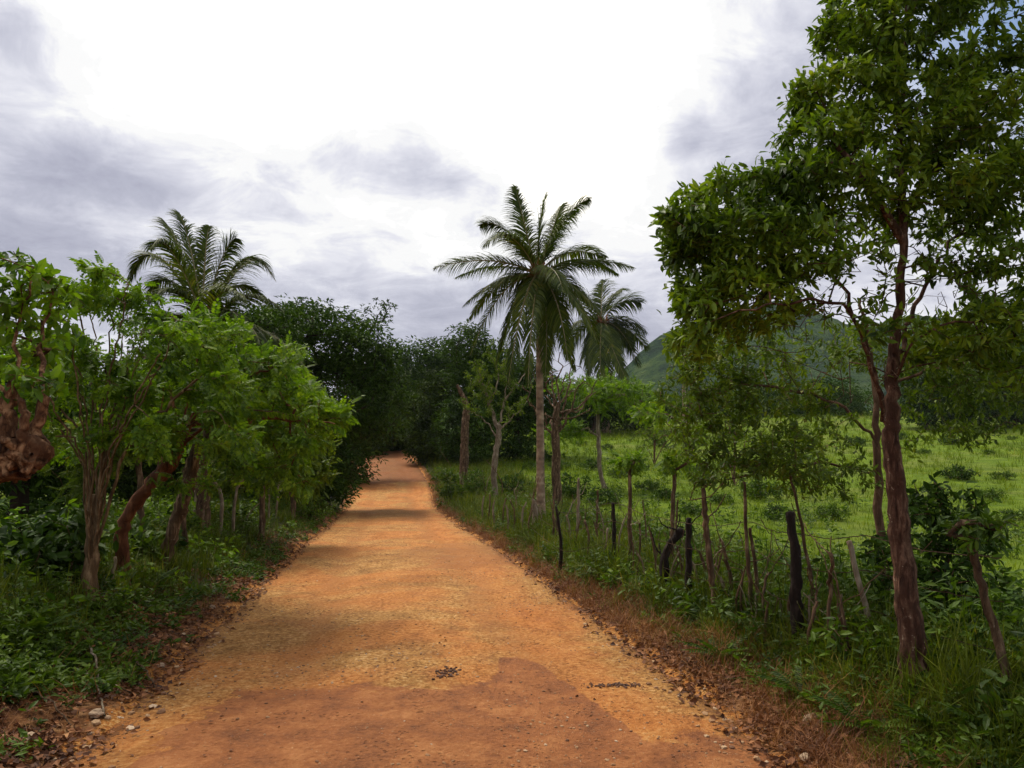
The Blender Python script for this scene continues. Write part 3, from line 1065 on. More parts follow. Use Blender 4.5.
def palm(label, base, crown, Y, fr, r0, r1, seed, L=.5, n=44, nuts=0, wd=.04, group=None, lean=0, base_flare=True, spear=True):
    cpos = at(*crown, Y)
    root = empty('coconut_palm', base, label, 'palm tree', group)
    s = Skel(seed)
    b = Vector(base)
    s.line([b - Vector((0, 0, .1)), b.lerp(cpos, .3) + Vector((lean, 0, 0)), b.lerp(cpos, .65) + Vector((lean * .6, 0, 0)), cpos], .08, .002,
           [r0 * 1.7, r0 * 1.1, r0, r0 * .95, r0 * .9, r1, r1, r1 * 1.25] if base_flare else [r0, r1])
    s.mesh(r1 * .9, r0 * .9, .05, 5).build('trunk', M['palm_bark'], root, True, origin=base)
    rr = random.Random(seed)
    for i, f in enumerate(fr):
        (c, e, dc, de) = f[:4]
        g = Geo(); st = Geo()
        off = Vector((rr.uniform(-.05, .05), rr.uniform(-.05, .05), rr.uniform(-.05, .12)))
        dry = len(f) > 4 and f[4] == 'dry'
        frond(g, st, cpos + off, at(*c, Y + dc), at(*e, Y + de), n, L * rr.uniform(.9, 1.1), wd, seed * 50 + i)
        fo = g.build('frond', M['leaf_palm_dry' if dry else 'leaf_palm'], root, origin=base)
        sg = st.build('stalk', M['stalk'], fo)
        sg.data.transform(__import__('mathutils').Matrix.Translation(-Vector(base)))
        if dry:
            fo['label'] = 'brown dead frond hanging down'
    # fibre and crown shaft
    g = Geo()
    for q in range(90):
        a = rr.uniform(0, 6.28); h = rr.uniform(-.35, .25)
        p = cpos + Vector((math.cos(a) * r1 * 1.2, math.sin(a) * r1 * 1.2, h))
        d = np.array([[math.cos(a) * .5, math.sin(a) * .5, rr.uniform(-.6, .9)]])
        g.inst(T_SIMPLE, np.array([p]), frames(d, np.array([[math.cos(a), math.sin(a), .3]])), np.array([rr.uniform(.2, .4) * max(.7, r1 / .12)]))
    g.build('fibre', M['dry_grass'], root, origin=base)
    for q in range(nuts):
        a = q * 2.4
        p = cpos + Vector((math.cos(a) * r1 * 1.9, math.sin(a) * r1 * 1.9 - .05, -.12 - .13 * (q % 3)))
        sphere('coconut', p, (.10, .10, .125), M['coconut'], root, base)
    return root


def sphere(name, p, sc, mat, root=None, base=(0, 0, 0), rough=0.0, seed=0, sub=2):
    import bmesh
    bm = bmesh.new()
    bmesh.ops.create_icosphere(bm, subdivisions=sub, radius=1)
    for v in bm.verts:
        k = 1 + rough * noise.noise(v.co * 1.5 + Vector((seed * 3.1, seed, 0))) * 2
        v.co = Vector((v.co.x * sc[0], v.co.y * sc[1], v.co.z * sc[2])) * k
        if root is not None:
            v.co += Vector(p) - Vector(base)
    me = bpy.data.meshes.new(name); bm.to_mesh(me); bm.free()
    for f in me.polygons:
        f.use_smooth = rough == 0
    me.materials.append(mat)
    o = bpy.data.objects.new(name, me); COL.objects.link(o)
    if root is not None:
        o.parent = root
    else:
        o.location = p
    return o


pb = G(541, 527)
YP = pb.y
palm('tall coconut palm with a straight brown trunk, standing by the fence beside the road',
     pb, (539, 276), YP, [
    ((524, 222), (515, 186), .3, .4), ((537, 225), (546, 194), .5, .8), ((563, 205), (590, 199), .2, .3),
    ((556, 215), (562, 205), .7, 1.1), ((503, 212), (480, 226), .3, .5), ((512, 215), (484, 246), -.6, -.9), ((490, 250), (433, 269), .1, .2), ((500, 256), (455, 278), 1.0, 1.6),
    ((583, 250), (634, 268), -.1, .1), ((575, 245), (618, 275), .9, 1.5), ((497, 272), (463, 306), -.3, -.4), ((500, 272), (470, 356), .1, .1), ((522, 285), (508, 384), -.9, -1.2), ((532, 290), (528, 388), -1.2, -1.5),
    ((572, 275), (606, 322), -.4, -.5), ((560, 285), (568, 362), -.9, -1.3), ((556, 258), (563, 292), -1.1, -1.8), ((545, 300), (548, 372), 1.0, 1.3), ((568, 262), (600, 345), .8, 1.2),
    ((505, 262), (468, 322), .9, 1.2), ((515, 280), (495, 368), .6, .8), ((550, 290), (545, 380), -.6, -.9), ((568, 275), (596, 340), -1.1, -1.5), ((520, 235), (498, 232), .8, 1.1), ((566, 240), (606, 258), 1.2, 1.8), ((555, 292), (575, 372), .5, .7), ((550, 225), (572, 212), -.7, -1.0)],
     .088, .080, 31, .74, 105, 8, .027)
b2 = at(606, 430, 74); b2.z = hz(b2.x, b2.y)
palm('smaller coconut palm whose drooping crown shows behind the tall palm', b2, (602, 322), 74, [(a_, b_, c_ * 3, d_ * 3) for (a_, b_, c_, d_) in [
    ((588, 290), (572, 292), .3, .5), ((600, 295), (604, 280), .5, .8), ((622, 292), (641, 303), .1, .2), ((612, 290), (622, 290), .8, 1.2), ((625, 312), (646, 332), -.2, -.3), ((622, 320), (640, 368), .1, .2), ((612, 325), (622, 380), -.6, -.8),
    ((600, 330), (600, 384), -1, -1.2), ((588, 325), (580, 365), .1, .1), ((580, 312), (563, 340), -.3, -.3), ((590, 335), (590, 372), .8, 1.1), ((618, 330), (632, 350), .9, 1.3), ((595, 335), (612, 386), .5, .6), ((578, 320), (568, 356), .7, .9), ((628, 322), (648, 350), .5, .9), ((606, 335), (628, 384), -.9, -1.1), ((585, 330), (590, 384), -.5, -.8)]],
     .30, .24, 32, 2.9, 80, 0, .11)
b3 = at(203, 470, 15); b3.z = hz(b3.x, b3.y)
palm('coconut palm whose shaggy crown rises above the leafy trees on the left', b3, (203, 328), 15, [
    ((148, 208), (128, 286), .2, .3), ((165, 215), (150, 250), -.8, -1.2), ((175, 225), (163, 222), .7, 1.0), ((190, 230), (178, 212), .2, .3), ((205, 240), (209, 226), .5, .7),
    ((220, 245), (236, 238), .2, .3), ((244, 220), (275, 280), .1, .2), ((240, 250), (262, 262), .9, 1.4), ((245, 272), (284, 312), -.3, -.4), ((252, 300), (262, 352), -.9, -1.2), ((268, 308), (311, 376), -.5, -.6), ((170, 300), (140, 340), .2, .3),
    ((180, 270), (150, 300), -.7, -1.0), ((215, 300), (225, 360), -1.2, -1.5), ((230, 285), (255, 345), -.7, -1.0), ((225, 262), (268, 300), .7, 1.0), ((160, 245), (148, 305), .3, .4), ((222, 270), (245, 300), -1.1, -1.6)],
     .11, .10, 33, .70, 105, 0, .026)
b4 = at(685, 428, 80); b4.z = hz(b4.x, b4.y)
palm('small distant coconut palm at the foot of the green mountain', b4, (683, 358), 80, [
    ((675, 350), (668, 360), 0, 0), ((680, 345), (676, 350), 1, 1), ((688, 345), (696, 358), 0, 0), ((684, 342), (688, 348), -1, -1), ((674, 360), (672, 374), 0, 0), ((692, 358), (696, 374), 1, 1), ((684, 362), (684, 380), -2, -2)],
     .2, .16, 34, 1.1, 26, 0, .14)
print('palms done')


# ============ left-hand trees
def shoots(s, n, base_idx, rng, top, spread, r0=.008):
    pass


# multi-stemmed roadside tree
g0 = G(90, 602)
Y2 = g0.y
sk = Skel(41)
sk.line([g0 - Vector((0, 0, .08)), at(91, 560, Y2), at(93, 520, Y2), at(96, 495, Y2)], .06, .006, [.075, .062, .055, .05])
stems = [((88, 440), (78, 370), (62, 320), -.3), ((92, 430), (95, 350), (88, 295), .2), ((100, 430), (108, 360), (112, 290), -.1), ((110, 430), (128, 370), (142, 300), .3),
         ((118, 440), (150, 380), (176, 320), -.3), ((128, 450), (175, 400), (222, 355), 0), ((84, 450), (55, 400), (30, 350), .2), ((104, 420), (120, 330), (126, 285), -.5), ((98, 440), (85, 340), (70, 300), .5), ((115, 400), (160, 345), (205, 300 + 40), .5)]
for q in range(16):
    x_ = sk.rng.uniform(-1, 1)
    stems.append(((96 + 16 * x_, 470), (96 + 55 * x_, 410), (98 + 95 * x_ + sk.rng.normal() * 8, 330 + sk.rng.uniform(-30, 30)), sk.rng.uniform(-.8, .8)))
for (a, b, c, dy) in stems:
    j = min(len(sk.P) - 1, 3 + sk.rng.integers(0, 4))
    sk.line([Vector(sk.P[j]), at(*a, Y2 + dy * .4), at(*b, Y2 + dy), at(*c, Y2 + dy * 1.6)], .09, .012, [.013, .010, .0075, .005], start=j)
blobs = [(60, 322, Y2, 32, 18, .5, 34), (110, 300, Y2, 38, 16, .5, 44), (150, 318, Y2, 34, 18, .6, 34), (30, 350, Y2, 26, 22, .5, 26), (80, 350, Y2 - .4, 44, 20, .6, 44), (130, 352, Y2 + .2, 40, 18, .6, 36),
         (185, 345, Y2, 34, 18, .6, 34), (225, 362, Y2 + .1, 36, 15, .5, 32), (50, 390, Y2 - .2, 32, 20, .5, 26), (175, 385, Y2 + .4, 40, 18, .5, 28), (230, 395, Y2 + .3, 40, 15, .5, 28), (100, 385, Y2 + .6, 36, 20, .4, 20), (65, 425, Y2 - .5, 22, 18, .3, 8), (20, 380, Y2 + .3, 26, 26, .5, 20)]
def sprays(n, xs, tops, bot, Y, dY, cnt, seed, pw=1.6):
    r_ = random.Random(seed); out = []
    for q in range(n):
        x = r_.uniform(xs[0], xs[-1]); top = float(np.interp(x, xs, tops))
        y = top + 8 + (bot - top - 8) * r_.random() ** pw if r_.random() > .12 else top - r_.uniform(0, 14)
        out.append((x, y, Y + r_.uniform(-dY, dY), r_.uniform(8, 24), r_.uniform(3, 7), r_.uniform(.12, .3), r_.randint(cnt - 3, cnt + 3)))
    return out


blobs = sprays(74, [8, 30, 60, 95, 130, 165, 200, 245], [345, 318, 298, 284, 292, 308, 330, 352], 450, Y2, .8, 9, 5)
sk.reach(blob_pts(blobs, sk.rng, .3), .12, .018, .15, .4)
tree('roadside_tree', 'bright green tree with many thin stems rising from one base at the left verge', 'tree', sk, .0024, .034, 'bark_tan',
     [(T_PINL, 4, .13, 1.1, .2, .10, 'leaf_bright'), (T_SIMPLE, 4, .045, 1.2, .2, .2, 'leaf_bright')], gnarl=.2, gfreq=12)

# leaning knotty trunk
g0 = G(125, 580)
Y3 = g0.y
sk = Skel(42)
sk.line([g0 - Vector((0, 0, .08)), at(121, 548, Y3), at(128, 515, Y3), at(150, 487, Y3), at(170, 462, Y3), at(180, 440, Y3)], .05, .008, [.085, .068, .064, .068, .078, .10, .06])
for (a, b, c, dy) in [((188, 400), (200, 350), (205, 340), 0), ((175, 410), (165, 370), (150, 350), .3), ((200, 410), (240, 380), (270, 370), -.2), ((190, 420), (215, 390), (235, 380), .5),
                      ((210, 425), (255, 418), (335, 424), -.4), ((170, 425), (150, 405), (135, 395), -.4), ((195, 425), (225, 425), (262, 400), .2)]:
    sk.line([at(180, 446, Y3), at(*a, Y3 + dy * .5), at(*b, Y3 + dy), at(*c, Y3 + dy * 1.5)], .09, .012, [.018, .012, .009, .006])
blobs = [(205, 352, Y3, 40, 16, .5, 40), (255, 365, Y3 - .2, 40, 16, .5, 40), (160, 360, Y3 + .3, 34, 20, .5, 30), (225, 388, Y3 + .4, 44, 16, .5, 40), (275, 392, Y3 + .4, 34, 16, .5, 28), (180, 400, Y3 - .4, 34, 14, .4, 22), (240, 415, Y3 + .5, 34, 14, .4, 22),
         (145, 405, Y3 - .4, 22, 12, .3, 10), (265, 440, Y3 + .8, 34, 16, .4, 22)]
blobs = sprays(86, [140, 180, 215, 250, 285, 310, 335], [346, 332, 332, 338, 352, 372, 398], 490, Y3, .8, 9, 6) + [(265, 440, Y3 + .8, 34, 16, .4, 22)]
sk.reach(blob_pts(blobs, sk.rng, .3), .12, .018, .15, .4)
kt = tree('knotty_tree', 'leaning tree with a thick knotty orange-brown trunk left of the road', 'tree', sk, .0024, .05, 'bark_orange',
          [(T_PINL, 4, .13, 1.1, .2, .10, 'leaf_bright'), (T_LEAF, 3, .055, 1.1, .3, .12, 'leaf_bright')], gnarl=.38, gfreq=11)
# long trailing branch with big paired leaves
g = Geo()
rr = np.random.default_rng(5)
for q in range(46):
    u = q / 45
    c = at(205 + 136 * u, 418 - 9 * math.sin(u * 3) + 12 * u * u, Y3 - .6)
    for sg in (1, -1):
        d = np.array([[.5 + rr.normal() * .15, sg * .4, -.55 + rr.normal() * .12]])
        g.inst(T_LEAFW, np.array([c]), frames(d, np.array([[.2, sg * -.8, .6]])), np.array([rr.uniform(.075, .11)]))
s2 = Skel(4); s2.line([at(178, 432, Y3 - .2), at(205, 418, Y3 - .6), at(250, 410, Y3 - .6), at(300, 417, Y3 - .6), at(341, 430, Y3 - .6)], .06, .004, [.012, .008, .004])
root = kt
g.build('trailing_foliage', M['leaf_bright'], root, origin=root.location)
s2.mesh(.003, .01).build('trailing_branch', M['twig'], root, True, origin=root.location)

# further knotty trunks behind
def simple_tree(name, label, pts, radii, blobs, seed, bark, leaf, tm=T_PINL, per=4, size=.2, gnarl=.3, group=None, rtip=.004, step=.15, cat='tree', branches=()):
    s = Skel(seed)
    s.line(pts, .06 if radii[0] > .05 else .1, .008, radii)
    for br in branches:
        s.line(br[0], .1, .015, br[1])
    if blobs:
        s.reach(blob_pts(blobs, s.rng, .3), step, .02, .15, .4)
        spec = [(tm, per, size, 1.1, .3, .12, leaf)]
    else:
        spec = None
    return tree(name, label, cat, s, rtip, radii[0] * .9, bark, spec, group, gnarl=gnarl, gfreq=9)


a = G(163, 566)
simple_tree('knotty_tree', 'dark mottled trunk leaning right, second behind the thick orange-brown leaning tree', [a - Vector((0, 0, .08)), at(175, 525, a.y), at(186, 490, a.y), at(196, 450, a.y)], [.085, .07, .08, .09, .06],
            [(205, 400, a.y, 36, 20, .6, 34), (160, 425, a.y, 30, 16, .5, 18), (235, 440, a.y + .3, 30, 16, .5, 20), (215, 372, a.y, 40, 16, .5, 24)], 43, 'bark_brown', 'leaf_bright', gnarl=.45)
a = G(186, 556)
simple_tree('sapling', 'thin dark sapling between the two leaning knotty trees and the straight one', [a, at(184, 520, a.y), at(189, 488, a.y), at(186, 462, a.y)], [.035, .03, .025, .012],
            [(190, 462, a.y, 20, 12, .3, 8)], 44, 'bark_brown', 'leaf_bright', per=3, size=.16)
a = G(204, 532)
simple_tree('knotty_tree', 'straight dark trunk half in shade behind the leaning knotty trees', [a - Vector((0, 0, .08)), at(203, 495, a.y), at(199, 460, a.y), at(203, 430, a.y)], [.12, .095, .09, .07],
            [(215, 415, a.y, 50, 26, .8, 50), (265, 430, a.y, 40, 24, .7, 34), (180, 395, a.y, 40, 20, .6, 30)], 45, 'bark_brown', 'leaf_olive', size=.26)

a = at(262, 530, 15); a.z = hz(a.x, a.y) - .1
simple_tree('roadside_tree', 'loose yellow-green tree behind the pale posts on the left, its leaves hanging low', [a, at(262, 480, 15), at(258, 440, 15)], [.06, .05, .04],
            [(285, 395, 15, 34, 18, .8, 50), (310, 425, 15.4, 26, 18, .8, 40), (300, 480, 15.6, 26, 12, .6, 34), (235, 480, 15.2, 26, 12, .6, 30), (270, 370, 15.4, 40, 16, .8, 50), (255, 430, 15, 34, 20, .8, 50), (290, 455, 15.3, 34, 14, .7, 40), (225, 455, 15.5, 30, 16, .7, 36), (320, 465, 15.6, 14, 18, .5, 20)], 48, 'bark_brown', 'leaf_olive', size=.22, per=5)
a = at(140, 560, 11); a.z = hz(a.x, a.y) - .1
simple_tree('roadside_tree', 'leafy tree filling the gap between the many-stemmed tree and the knotty leaning tree', [a, at(140, 500, 11), at(138, 440, 11)], [.05, .04, .03],
            [(135, 430, 11, 34, 20, .6, 44), (110, 455, 11, 26, 18, .5, 30), (160, 410, 11.2, 30, 16, .5, 34), (55, 440, 10.8, 34, 20, .6, 34), (75, 475, 10.8, 22, 16, .4, 16)], 49, 'bark_brown', 'leaf_olive', size=.18, per=5)

# burl tree cut by the left edge
sk = Skel(46)
q0 = Vector((-3.5, 4.5, hz(-3.5, 4.5) - .1))
sk.line([q0, (-3.4, 4.45, .9), (-3.12, 4.35, 1.4), (-2.88, 4.25, 1.60), at(10, 458, 4.2), at(34, 452, 4.15)], .03, .008, [.2, .16, .15, .13, .13, .12, .085])
nb = len(sk.P)
kr = random.Random(4)
for q in range(44):
    j = nb - 1 - kr.randrange(0, 26)
    p = Vector(sk.P[j]); d = Vector((kr.gauss(0, 1), kr.gauss(-.3, 1), kr.gauss(-.25, .9))).normalized()
    l = kr.uniform(.09, .17); r_ = kr.uniform(.008, .030)
    sk.line([p, p + d * l * .6, p + d * l], .03, .006, [r_ * 1.3, r_, r_ * .9], start=j)
sk.line([at(10, 450, 4.2), at(8, 415, 4.2), at(10, 392, 4.2)], .03, .008, [.055, .042, .036])
sk.line([at(38, 450, 4.2), at(38, 425, 4.22), at(45, 400, 4.22)], .03, .008, [.05, .034, .028])
sk.line([at(22, 445, 4.1), at(24, 420, 4.1), at(20, 400, 4.1)], .03, .008, [.035, .024, .018])
sk.line([at(10, 400, 4.2), at(15, 350, 4.3), at(25, 300, 4.4), at(40, 270, 4.4)], .07, .01, [.014, .011, .008, .005])
sk.line([at(8, 400, 4.2), at(-20, 340, 4.3), at(-30, 290, 4.4)], .07, .01, [.014, .010, .006])
sk.line([at(45, 404, 4.22), at(40, 350, 4.5), at(50, 310, 4.6)], .07, .01, [.012, .009, .006])
blobs = [(22, 278, 4.4, 34, 16, .45, 44), (10, 262, 4.5, 30, 8, .4, 14), (0, 310, 4.5, 40, 24, .5, 36), (40, 320, 4.6, 26, 20, .4, 20), (10, 350, 4.7, 34, 20, .4, 26), (-60, 300, 4.4, 60, 50, .7, 50), (22, 380, 4.1, 26, 6, .2, 9), (52, 350, 4.7, 16, 12, .2, 6)]
sk.reach(blob_pts(blobs, sk.rng, .3), .1, .012, .15, .4)
tree('burled_tree', 'gnarled burled orange-brown trunk reaching in from the left edge with leafy shoots above', 'tree', sk, .0022, .03, 'bark_burl',
     [(T_LEAFW, 6, .085, 1.2, .25, .12, 'leaf_bright')], gnarl=.5, gfreq=17)
print('left trees done')

# ============ dense trees behind on the left and closing the road
def wood_tree(label, base, blobs, seed, leaf='leaf_dark', size=.2, per=26, r=.16, group=None, name='dense_tree', tm=T_SIMPLE, step=.4, lean=None):
    s = Skel(seed)
    b = Vector(base); b.z = hz(b.x, b.y) - .1
    c = at(*blobs[0][:3])
    s.line([b, b.lerp(c, .4) + Vector((.1, .1, 0)), b.lerp(c, .95)], .25, .03)
    s.reach(blob_pts(blobs, s.rng, .55), step, .05, .2, .4)
    base = Vector(s.P[0])
    root = empty(name, base, label, 'tree', group)
    s.mesh(.008, r, .15, 3, .3).build('trunk', M['bark_forest'], root, True, origin=base)
    g = Geo()
    P, D = s.ends()
    # flattened clumps of leaves round every tip
    K = int(per * 1.7)
    PP = np.repeat(P, K, 0); cs = np.repeat(s.rng.uniform(.7, 1.5, len(P)), K)[:, None]
    v = nrm(s.rng.normal(size=(len(PP), 3))) * s.rng.uniform(.3, 1, (len(PP), 1)) ** .5
    PP = PP + v * cs * size * np.array((2.1, 2.1, .95))
    dd = nrm(v * np.array((1, 1, .3)) + s.rng.normal(size=v.shape) * .35 + np.array((0, 0, -.15)))
    nn = nrm(v * .5 + np.array((0, 0, 1.0)) + s.rng.normal(size=v.shape) * .3)
    g.inst(tm, PP, frames(dd, nn), size * s.rng.uniform(.6, 1.2, len(PP)) * .95)
    g.build('crown', M[leaf], root, origin=base)
    return root


def gb(px, Y):
    p = at(px, 500, Y)
    return (p.x, p.y, 0)


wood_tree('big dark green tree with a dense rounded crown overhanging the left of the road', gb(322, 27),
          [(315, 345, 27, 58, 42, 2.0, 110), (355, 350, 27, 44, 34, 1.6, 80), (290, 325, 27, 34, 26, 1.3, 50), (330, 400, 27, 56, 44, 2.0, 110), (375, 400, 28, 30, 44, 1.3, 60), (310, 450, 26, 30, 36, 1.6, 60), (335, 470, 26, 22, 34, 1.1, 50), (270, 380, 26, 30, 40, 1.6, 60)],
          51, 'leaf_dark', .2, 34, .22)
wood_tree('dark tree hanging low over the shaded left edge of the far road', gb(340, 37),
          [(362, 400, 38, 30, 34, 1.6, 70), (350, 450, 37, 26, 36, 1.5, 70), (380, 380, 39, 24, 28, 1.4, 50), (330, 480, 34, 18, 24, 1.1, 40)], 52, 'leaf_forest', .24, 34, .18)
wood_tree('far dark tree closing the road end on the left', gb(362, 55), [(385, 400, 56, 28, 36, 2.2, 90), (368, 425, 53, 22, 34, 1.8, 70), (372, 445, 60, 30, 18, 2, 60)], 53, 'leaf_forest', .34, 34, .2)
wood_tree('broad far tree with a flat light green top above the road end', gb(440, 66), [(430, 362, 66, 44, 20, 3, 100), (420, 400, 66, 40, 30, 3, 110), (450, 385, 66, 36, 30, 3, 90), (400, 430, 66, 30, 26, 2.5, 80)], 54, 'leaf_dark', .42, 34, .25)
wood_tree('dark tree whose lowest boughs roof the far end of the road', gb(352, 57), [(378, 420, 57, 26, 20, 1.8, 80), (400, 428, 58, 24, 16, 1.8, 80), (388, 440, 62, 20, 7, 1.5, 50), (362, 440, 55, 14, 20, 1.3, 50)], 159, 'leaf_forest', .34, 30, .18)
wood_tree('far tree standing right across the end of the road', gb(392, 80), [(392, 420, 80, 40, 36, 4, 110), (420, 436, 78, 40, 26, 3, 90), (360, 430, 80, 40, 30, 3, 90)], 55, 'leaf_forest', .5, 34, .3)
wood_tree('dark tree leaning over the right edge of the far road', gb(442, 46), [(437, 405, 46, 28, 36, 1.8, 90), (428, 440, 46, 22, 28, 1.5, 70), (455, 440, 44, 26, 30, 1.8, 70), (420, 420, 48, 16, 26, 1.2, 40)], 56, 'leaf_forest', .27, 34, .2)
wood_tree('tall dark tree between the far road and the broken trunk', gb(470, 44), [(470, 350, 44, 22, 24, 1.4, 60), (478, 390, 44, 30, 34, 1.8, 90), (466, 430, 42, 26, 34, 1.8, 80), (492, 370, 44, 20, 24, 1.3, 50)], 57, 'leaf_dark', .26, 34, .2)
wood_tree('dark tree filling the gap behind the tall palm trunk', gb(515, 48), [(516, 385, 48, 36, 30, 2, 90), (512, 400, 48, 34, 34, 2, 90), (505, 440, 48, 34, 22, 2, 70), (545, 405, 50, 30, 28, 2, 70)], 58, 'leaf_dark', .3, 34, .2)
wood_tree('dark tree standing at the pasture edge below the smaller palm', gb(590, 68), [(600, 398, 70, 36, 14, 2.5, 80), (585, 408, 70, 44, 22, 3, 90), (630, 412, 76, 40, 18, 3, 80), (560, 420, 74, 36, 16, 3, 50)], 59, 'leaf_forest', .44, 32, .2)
LB = 'dark trees in the wood behind the left roadside trees'
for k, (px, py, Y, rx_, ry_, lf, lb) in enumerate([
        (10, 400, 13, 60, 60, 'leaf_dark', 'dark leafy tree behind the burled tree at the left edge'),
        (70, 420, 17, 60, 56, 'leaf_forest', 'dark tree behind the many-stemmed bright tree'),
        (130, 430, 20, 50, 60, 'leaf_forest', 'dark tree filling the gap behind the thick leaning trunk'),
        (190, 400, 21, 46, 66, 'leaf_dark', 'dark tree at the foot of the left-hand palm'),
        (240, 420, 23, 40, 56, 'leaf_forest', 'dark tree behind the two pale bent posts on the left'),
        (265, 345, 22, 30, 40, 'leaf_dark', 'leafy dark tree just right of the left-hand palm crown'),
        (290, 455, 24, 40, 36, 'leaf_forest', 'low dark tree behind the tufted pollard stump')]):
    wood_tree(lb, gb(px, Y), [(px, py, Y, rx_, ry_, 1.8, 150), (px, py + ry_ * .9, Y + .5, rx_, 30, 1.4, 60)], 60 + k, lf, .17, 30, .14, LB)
# tree line over the pasture
TL = 'dark trees along the top of the pasture'
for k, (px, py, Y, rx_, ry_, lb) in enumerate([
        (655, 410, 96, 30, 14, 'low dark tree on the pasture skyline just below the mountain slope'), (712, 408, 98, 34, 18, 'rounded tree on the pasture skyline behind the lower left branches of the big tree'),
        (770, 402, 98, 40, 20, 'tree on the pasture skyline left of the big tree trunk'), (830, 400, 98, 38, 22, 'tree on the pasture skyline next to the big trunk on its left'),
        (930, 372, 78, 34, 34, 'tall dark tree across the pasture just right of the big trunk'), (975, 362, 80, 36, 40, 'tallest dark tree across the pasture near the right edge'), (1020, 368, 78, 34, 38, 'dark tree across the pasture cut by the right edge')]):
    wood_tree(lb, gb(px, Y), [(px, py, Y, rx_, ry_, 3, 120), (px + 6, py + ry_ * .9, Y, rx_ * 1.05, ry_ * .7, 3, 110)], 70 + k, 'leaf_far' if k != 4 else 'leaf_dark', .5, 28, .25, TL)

# wispy sky-lined twig tree
s = Skel(81)
s.line([Vector(gb(330, 34)[:2] + (hz(*gb(330, 34)[:2]),)), at(345, 400, 34), at(366, 345, 34), at(378, 315, 34)], .3, .03)
s.reach(blob_pts([(378, 308, 34, 18, 9, .9, 34), (386, 320, 34, 10, 6, .5, 10)], s.rng, .2), .2, .03, .2, .4)
tree('sparse_tree', 'thin see-through treetop of loose leaves sticking up above the big dark crown', 'tree', s, .006, .06, 'bark_forest', [(T_SIMPLE, 5, .17, 1.2, .1, .3, 'leaf_dark')], gnarl=0)

# broken bare trunk
a = G(464, 478); ab = at(464, 470, 33); ab.z = hz(ab.x, ab.y)
simple_tree('broken_trunk', 'broken bare brown trunk standing against the dark trees right of the road', [ab, at(465, 430, 33), at(466, 405, 33), at(457, 385, 33)], [.2, .17, .16, .11, .05], None, 82, 'bark_brown', None, gnarl=.25, cat='dead tree')

# pale forked tree left of the tall palm
a = G(496, 505)
s = Skel(83)
s.line([a - Vector((0, 0, .08)), at(494, 470, a.y), at(498, 440, a.y), at(499, 425, a.y)], .1, .012, [.11, .09, .08, .07])
for p in [[(499, 430), (488, 400), (480, 375)], [(499, 428), (505, 395), (510, 365)], [(499, 432), (515, 415), (528, 400)], [(498, 436), (484, 420), (470, 412)], [(505, 400), (520, 380), (530, 368)], [(490, 405), (498, 380), (496, 360)]]:
    s.line([at(*q, a.y + (i * .2)) for i, q in enumerate(p)], .12, .03, [.035, .02, .012])
s.reach(blob_pts([(490, 372, a.y, 26, 20, .8, 60), (478, 400, a.y, 20, 18, .6, 34), (515, 395, a.y, 20, 24, .6, 30), (500, 350, a.y, 16, 12, .5, 18)], s.rng, .3), .2, .03, .1, .3)
tree('forked_tree', 'pale forked tree with thin olive foliage just left of the tall palm', 'tree', s, .005, .1, 'bark_pale', [(T_SIMPLE, 20, .11, 1.2, .2, .3, 'leaf_olive')], gnarl=.15)

# bare dead tree behind the palm trunk
a = at(557, 482, 24); a.z = hz(a.x, a.y) - .1
s = Skel(84)
s.line([a, at(556, 455, 24), at(555, 430, 24), at(557, 410, 24)], .12, .015, [.15, .13, .12, .09])
rr = random.Random(3)
for (x, y) in [(530, 402), (522, 385), (540, 378), (548, 360), (560, 352), (572, 365), (584, 378), (596, 392), (590, 408), (575, 388), (535, 415), (566, 372), (600, 380), (545, 395)]:
    dy = rr.uniform(-1.2, 1.2)
    s.line([at(556, 438 - rr.uniform(0, 28), 24), at((x + 556) / 2 + rr.uniform(-6, 6), (y + 412) / 2 + rr.uniform(0, 9), 24 + dy * .5), at(x, y, 24 + dy)], .15, .045, [.045, .026, .012])
s.reach(blob_pts([(560, 375, 24, 36, 18, 1.2, 40)], s.rng, .2), .2, .05, .1, .3)
tree('bare_tree', 'leafless dead tree with a fan of crooked branches behind the tall palm trunk', 'dead tree', s, .007, .11, 'bark_brown', None, gnarl=.15)

# feathery tree on the pasture
a = G(606, 490)
s = Skel(85)
s.line([a - Vector((0, 0, .1)), at(602, 478, a.y), at(599, 450, a.y), at(598, 410, a.y), at(600, 395, a.y)], .2, .02, [.12, .09, .08, .07, .05])
s.line([at(599, 440, a.y), at(585, 428, a.y - .4), at(560, 432, a.y - .6)], .2, .04, [.04, .03, .015])
s.line([at(598, 410, a.y), at(620, 396, a.y), at(645, 402, a.y)], .2, .04, [.04, .03, .015])
Yf = a.y
s.reach(blob_pts([(580, 386, Yf, 30, 7, 1.3, 60), (618, 390, Yf, 30, 8, 1.3, 60), (562, 430, Yf - .5, 24, 6, .9, 40), (640, 405, Yf, 20, 6, .9, 26), (600, 402, Yf - .6, 26, 5, .8, 26)], s.rng, .3), .25, .03, .1, .3)
tree('feathery_tree', 'light green feathery tree with flat layers of foliage and a bent stem in the pasture', 'tree', s, .006, .09, 'bark_pale', [(T_FINE, 5, .42, 1.2, .1, .3, 'leaf_bright')], gnarl=.12)

